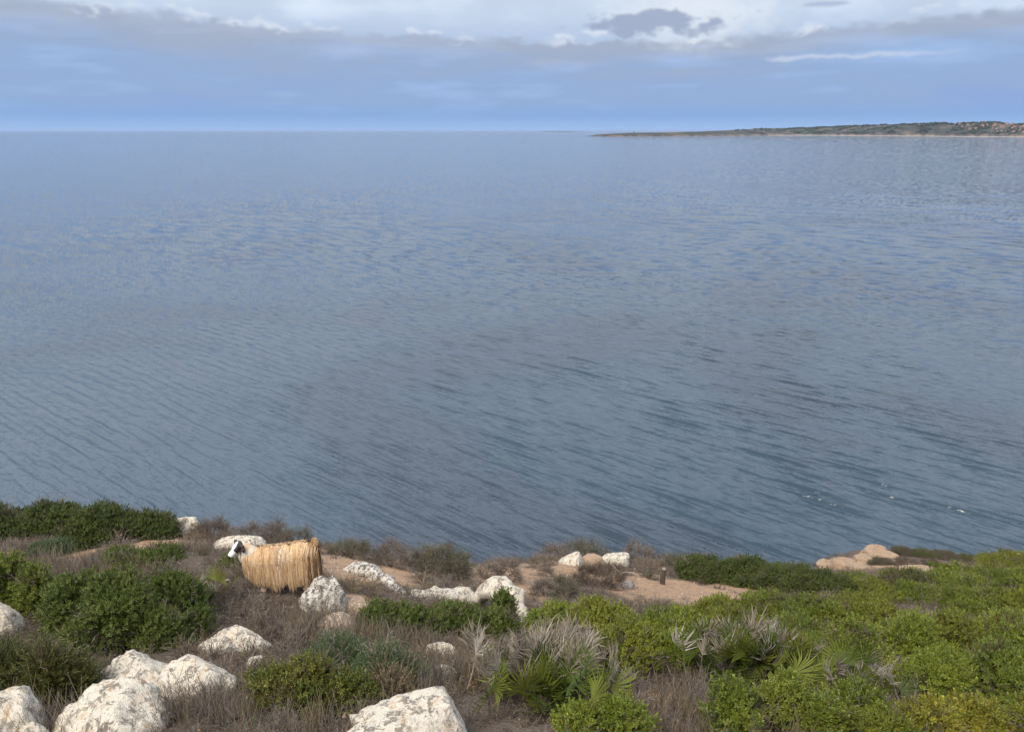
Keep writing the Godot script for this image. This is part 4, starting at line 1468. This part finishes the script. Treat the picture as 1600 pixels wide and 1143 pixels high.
const SHRUBS := [
	[[[-10.88, 14.68, 1.6, 0.88, 1.2], [-9.64, 14.47, 1.32, 0.96, 0.99], [-8.02, 13.47, 1.41, 0.9, 1.06], [-7.21, 13.68, 1.16, 0.66, 0.87]], "lentisk", "dark", "long dark green hedge-like shrub on the cliff edge", ""],
	[[[-6.97, 9.17, 1.03, 0.88, 0.77], [-6.19, 8.77, 0.66, 0.88, 0.5]], "lentisk", "mid", "large fresh green shrub above the boulder with rusty lichen", ""],
	[[[-5.27, 8.08, 0.92, 0.89, 0.69], [-4.56, 7.71, 0.95, 1.02, 0.71], [-4.26, 8.38, 0.85, 0.83, 0.64], [-4.76, 7.49, 0.79, 0.54, 0.59], [-4.13, 7.64, 0.84, 0.59, 0.63]], "lentisk", "deep", "biggest dense green shrub between the boulders and the dry slope", ""],
	[[[-4.42, 5.65, 0.66, 0.68, 0.5], [-4.01, 5.59, 0.49, 0.69, 0.37], [-3.85, 5.69, 0.4, 0.57, 0.3]], "needle", "olive", "dark olive heath shrub with feathery foliage above the cream boulders", ""],
	[[[-6.5, 11.36, 0.82, 0.34, 0.62], [-5.85, 11.31, 0.82, 0.34, 0.61]], "lentisk", "deep", "low green shrub below the hedge-like shrub", ""],
	[[[-8.47, 12.49, 0.81, 0.34, 0.61]], "needle", "grassy", "small grey green shrub below the hedge-like shrub", ""],
	[[[-4.47, 11.04, 0.6, 0.31, 0.45]], "lentisk", "deep", "small green shrub in front of the goat's head", ""],
	[[[-3.8, 7.97, 0.35, 0.42, 0.26]], "lentisk", "deep", "small green sprout beside the dry slope and the biggest shrub", ""],
	[[[-1.65, 8.61, 0.79, 0.52, 0.6], [-1.27, 8.78, 0.84, 0.53, 0.63], [-0.8, 9.15, 0.87, 0.59, 0.65], [-0.25, 9.32, 0.76, 0.52, 0.57], [-0.11, 9.9, 0.46, 0.82, 0.34]], "lentisk", "deep", "green shrub spreading in front of the tall arched rock", ""],
	[[[-2.09, 5.72, 0.53, 0.45, 0.4], [-1.8, 5.7, 0.69, 0.55, 0.52], [-1.44, 5.65, 0.5, 0.43, 0.38]], "lentisk", "olivegreen", "rounded yellow green shrub beside the broad cream boulder", ""],
	[[[-1.84, 6.95, 0.8, 0.31, 0.6], [-1.18, 6.22, 0.69, 0.46, 0.52]], "needle", "grassy", "fine-leaved blue green mound behind the rounded yellow green shrub", ""],
	[[[-1.14, 5.9, 0.52, 0.32, 0.39]], "needle", "straw", "dry straw-coloured mound behind the broad cream boulder", ""],
	[[[0.54, 5.04, 0.44, 0.44, 0.33], [0.88, 5.0, 0.55, 0.51, 0.41]], "lentisk", "bright", "vivid light green shrub at the foot of the fan palm", ""],
	[[[-0.22, 7.49, 0.44, 0.24, 0.33]], "lentisk", "mid", "little green sprig shrub among grey palm leaves", ""],
	[[[1.85, 5.33, 0.58, 0.53, 0.44], [2.36, 5.47, 0.65, 0.59, 0.49], [2.56, 5.22, 0.47, 0.45, 0.35]], "lentisk", "mid", "bushy green shrub in front of the tall fan palm", ""],
	[[[3.46, 5.28, 0.55, 0.41, 0.41], [3.94, 5.35, 0.64, 0.45, 0.48]], "lentisk", "yellow", "yellow green shrub at the foot of the thicket", ""]
]
const THICKET := [
	[[[0.53, 9.44, 0.83, 0.6, 0.75]], "lentisk", "bright"],
	[[[1.19, 9.11, 1.11, 0.67, 1.0]], "lentisk", "fresh"],
	[[[1.25, 7.0, 0.77, 0.67, 0.69]], "lentisk", "fresh"],
	[[[2.29, 9.28, 0.96, 0.55, 0.87]], "lentisk", "bright"],
	[[[1.87, 7.34, 0.7, 0.48, 0.63]], "lentisk", "bright"],
	[[[3.48, 10.96, 1.03, 0.57, 0.93]], "lentisk", "fresh"],
	[[[4.23, 10.85, 1.12, 0.62, 1.01]], "lentisk", "mid"],
	[[[3.05, 8.79, 1.04, 0.5, 0.93]], "lentisk", "fresh"],
	[[[5.1, 11.03, 1.04, 0.63, 0.93]], "lentisk", "mid"],
	[[[5.96, 10.98, 1.29, 0.62, 1.16]], "lentisk", "fresh"],
	[[[3.61, 8.24, 0.94, 0.51, 0.84]], "lentisk", "mid"],
	[[[4.04, 7.64, 0.87, 0.53, 0.79]], "lentisk", "mid"],
	[[[4.9, 8.05, 0.84, 0.69, 0.76]], "lentisk", "bright"],
	[[[5.64, 8.21, 0.86, 0.72, 0.77]], "lentisk", "fresh"],
	[[[6.25, 8.05, 0.99, 0.73, 0.9]], "lentisk", "bright"],
	[[[4.36, 6.52, 0.7, 0.6, 0.63]], "lentisk", "bright"],
	[[[5.02, 6.5, 0.88, 0.65, 0.79]], "lentisk", "mid"],
	[[[3.87, 6.79, 0.85, 0.34, 0.76]], "lentisk", "fresh"],
	[[[4.58, 5.46, 0.65, 0.48, 0.58]], "lentisk", "fresh"],
	[[[5.97, 6.79, 0.91, 0.68, 0.82]], "lentisk", "mid"],
	[[[4.55, 4.97, 0.78, 0.52, 0.7]], "lentisk", "mid"],
	[[[5.46, 19.42, 1.53, 0.76, 1.38]], "lentisk", "dark"],
	[[[6.5, 18.81, 1.74, 0.85, 1.57]], "lentisk", "dark"],
	[[[7.21, 17.44, 1.78, 0.77, 1.6]], "lentisk", "dark"],
	[[[8.08, 16.98, 1.58, 0.69, 1.42]], "lentisk", "dark"],
	[[[10.01, 19.12, 1.77, 0.37, 1.59]], "lentisk", "mid"],
	[[[12.39, 20.52, 2.08, 0.35, 1.87]], "lentisk", "mid"],
	[[[15.85, 23.37, 2.37, 0.34, 2.13]], "lentisk", "mid"],
	[[[19.46, 25.4, 3.24, 0.47, 2.91]], "lentisk", "fresh"],
	[[[11.02, 18.22, 1.86, 0.62, 1.67]], "lentisk", "dull"],
	[[[12.24, 17.84, 1.98, 0.73, 1.78]], "lentisk", "mid"],
	[[[13.72, 17.55, 2.26, 0.84, 2.04]], "lentisk", "mid"],
	[[[10.18, 14.32, 1.6, 0.62, 1.44]], "lentisk", "mid"],
	[[[11.39, 13.93, 1.81, 0.61, 1.63]], "lentisk", "fresh"],
	[[[10.08, 16.22, 1.51, 0.5, 1.36]], "lentisk", "mid"],
	[[[9.04, 16.61, 1.55, 0.44, 1.39]], "lentisk", "fresh"],
	[[[2.99, 5.45, 0.59, 0.43, 0.53]], "lentisk", "mid"],
	[[[2.98, 4.93, 0.54, 0.44, 0.49]], "lentisk", "fresh"],
	[[[21.13, 24.57, 3.13, 0.57, 2.82]], "lentisk", "dull"]
]
const DRY_SHRUBS := [
	[[[-2.53, 14.1, 1.07, 0.5, 0.85]], "grey"],
	[[[-1.58, 14.59, 1.53, 0.65, 1.22]], "heather"],
	[[[-0.35, 15.51, 1.1, 0.47, 0.88]], "grey"],
	[[[-3.32, 13.62, 1.0, 0.33, 0.8]], "heather"],
	[[[2.08, 16.04, 1.3, 0.55, 1.04]], "brown"],
	[[[4.5, 23.98, 1.42, 0.7, 1.14]], "grey"],
	[[[5.31, 21.36, 1.43, 0.64, 1.14]], "heather"],
	[[[0.67, 14.16, 0.59, 0.41, 0.47]], "grey"],
	[[[1.18, 14.58, 0.63, 0.47, 0.51]], "heather"],
	[[[-6.07, 13.97, 0.82, 0.51, 0.66]], "brown"],
	[[[-4.94, 13.32, 1.21, 0.34, 0.97]], "grey"],
	[[[-4.63, 14.48, 0.77, 0.3, 0.62]], "heather"],
	[[[1.28, 21.27, 1.03, 0.47, 0.82]], "grey"],
	[[[2.43, 22.53, 1.46, 0.6, 1.16]], "heather"],
	[[[-2.53, 12.19, 0.46, 0.24, 0.37]], "brown"],
	[[[-1.18, 14.69, 0.69, 0.36, 0.55]], "grey"],
	[[[3.73, 18.32, 0.52, 0.29, 0.41]], "heather"],
	[[[6.21, 19.82, 0.71, 0.27, 0.57]], "grey"],
	[[[11.06, 25.72, 1.44, 0.55, 1.15]], "heather"]
]
const HEADLAND_SHRUBS := [
	[[[29.68, 51.81, 1.83, 0.67, 1.46]], "heather"],
	[[[31.07, 51.33, 1.91, 0.67, 1.53]], "dull"],
	[[[32.8, 51.35, 2.39, 0.67, 1.91]], "heather"],
	[[[34.41, 51.17, 1.91, 0.69, 1.53]], "dull"],
	[[[26.02, 47.64, 1.78, 0.51, 1.42]], "heather"],
	[[[27.48, 47.05, 1.76, 0.61, 1.41]], "brown"],
	[[[20.06, 32.0, 1.49, 0.4, 1.19]], "brown"],
	[[[21.8, 47.62, 1.34, 0.37, 1.07]], "brown"],
	[[[23.76, 48.28, 1.13, 0.44, 0.9]], "heather"]
]
const DRY_ZONES := [
	[-3.3, 9.15, 1.28, 1.89, 1.0],
	[-7.94, 12.93, 2.49, 1.65, 0.8],
	[-2.87, 6.66, 0.43, 1.18, 0.8],
	[-0.8, 7.34, 0.65, 1.7, 1.0],
	[-1.92, 13.5, 1.41, 2.54, 0.35],
	[1.52, 5.82, 0.65, 0.78, 1.0],
	[0.16, 8.13, 1.44, 1.73, 1.0],
	[-2.07, 5.31, 0.83, 0.61, 0.5],
	[2.13, 18.71, 1.59, 3.55, 0.35],
	[5.16, 20.98, 1.39, 2.08, 0.8],
	[7.29, 13.0, 0.63, 2.38, 0.9],
	[10.77, 17.03, 0.98, 1.49, 0.9],
	[4.29, 8.32, 0.37, 0.66, 0.9],
	[4.14, 14.91, 0.57, 1.19, 0.8],
	[10.49, 14.02, 0.61, 1.42, 0.8],
	[2.24, 13.3, 0.58, 0.56, 0.8],
	[4.16, 6.9, 0.52, 0.86, 0.8],
	[1.98, 7.42, 0.29, 1.24, 0.7],
	[-4.08, 8.34, 0.36, 0.92, 0.9],
	[-0.93, 12.11, 0.7, 0.93, 0.8],
	[-4.31, 5.72, 0.63, 1.02, 0.5],
	[23.77, 40.66, 4.6, 10.78, 0.5],
	[15.77, 24.97, 3.2, 5.53, 0.4]
]
const SAND_ZONES := [
	[-2.66, 12.78, 0.97, 2.42],
	[-0.15, 15.95, 1.06, 3.31],
	[1.79, 18.0, 0.94, 1.9],
	[4.15, 16.72, 2.23, 2.56],
	[6.2, 18.6, 0.89, 2.5],
	[-4.36, 13.73, 0.77, 0.13],
	[-2.2, 9.14, 0.26, 0.64],
	[-6.68, 12.98, 0.61, 0.86],
	[-7.95, 12.65, 0.47, 0.73],
	[1.55, 6.05, 0.33, 0.23],
	[25.09, 48.18, 3.07, 2.58],
	[22.9, 48.84, 1.5, 2.26]
]
const COAST := [
	[570, 6223, 583, 6373, 0.3],
	[617, 6357, 632, 6507, 2.4],
	[668, 6357, 683, 6507, 12.3],
	[767, 6426, 784, 6576, 17.5],
	[957, 6497, 978, 6647, 25.8],
	[1098, 6569, 1122, 6719, 27.1],
	[1283, 6719, 1310, 6869, 29.3],
	[1642, 6875, 1675, 7025, 36.5],
	[2009, 7211, 2143, 7711, 49.7],
	[2413, 7582, 2566, 8082, 65.9],
	[2594, 7582, 2758, 8082, 68.3],
	[2740, 7486, 2915, 7986, 70.5],
	[2823, 7392, 3005, 7892, 75.5],
	[2905, 7301, 3094, 7801, 80.5],
	[2948, 7124, 3144, 7624, 84.3],
	[3025, 7039, 3228, 7539, 88.4],
	[3064, 6875, 3274, 7375, 90.9],
	[3137, 6796, 3354, 7296, 95.9],
	[3172, 6643, 3397, 7143, 95.9],
	[3258, 6497, 3493, 6997, 101.2],
	[3314, 6289, 3559, 6789, 108.8],
	[3363, 6158, 3618, 6658, 102.5],
	[3357, 6094, 3616, 6594, 95.5],
	[3361, 6032, 3622, 6532, 101.4],
	[3401, 5852, 3672, 6352, 106.6],
	[3454, 5738, 3735, 6238, 106.9],
	[3484, 5683, 3772, 6183, 96.1],
	[3486, 5472, 3785, 5972, 93.0],
	[3529, 5276, 3844, 5776, 94.9],
	[3651, 5094, 3987, 5594, 97.5],
	[3735, 4688, 4108, 5188, 97.6],
	[3868, 4044, 4316, 4544, 98.0]
]
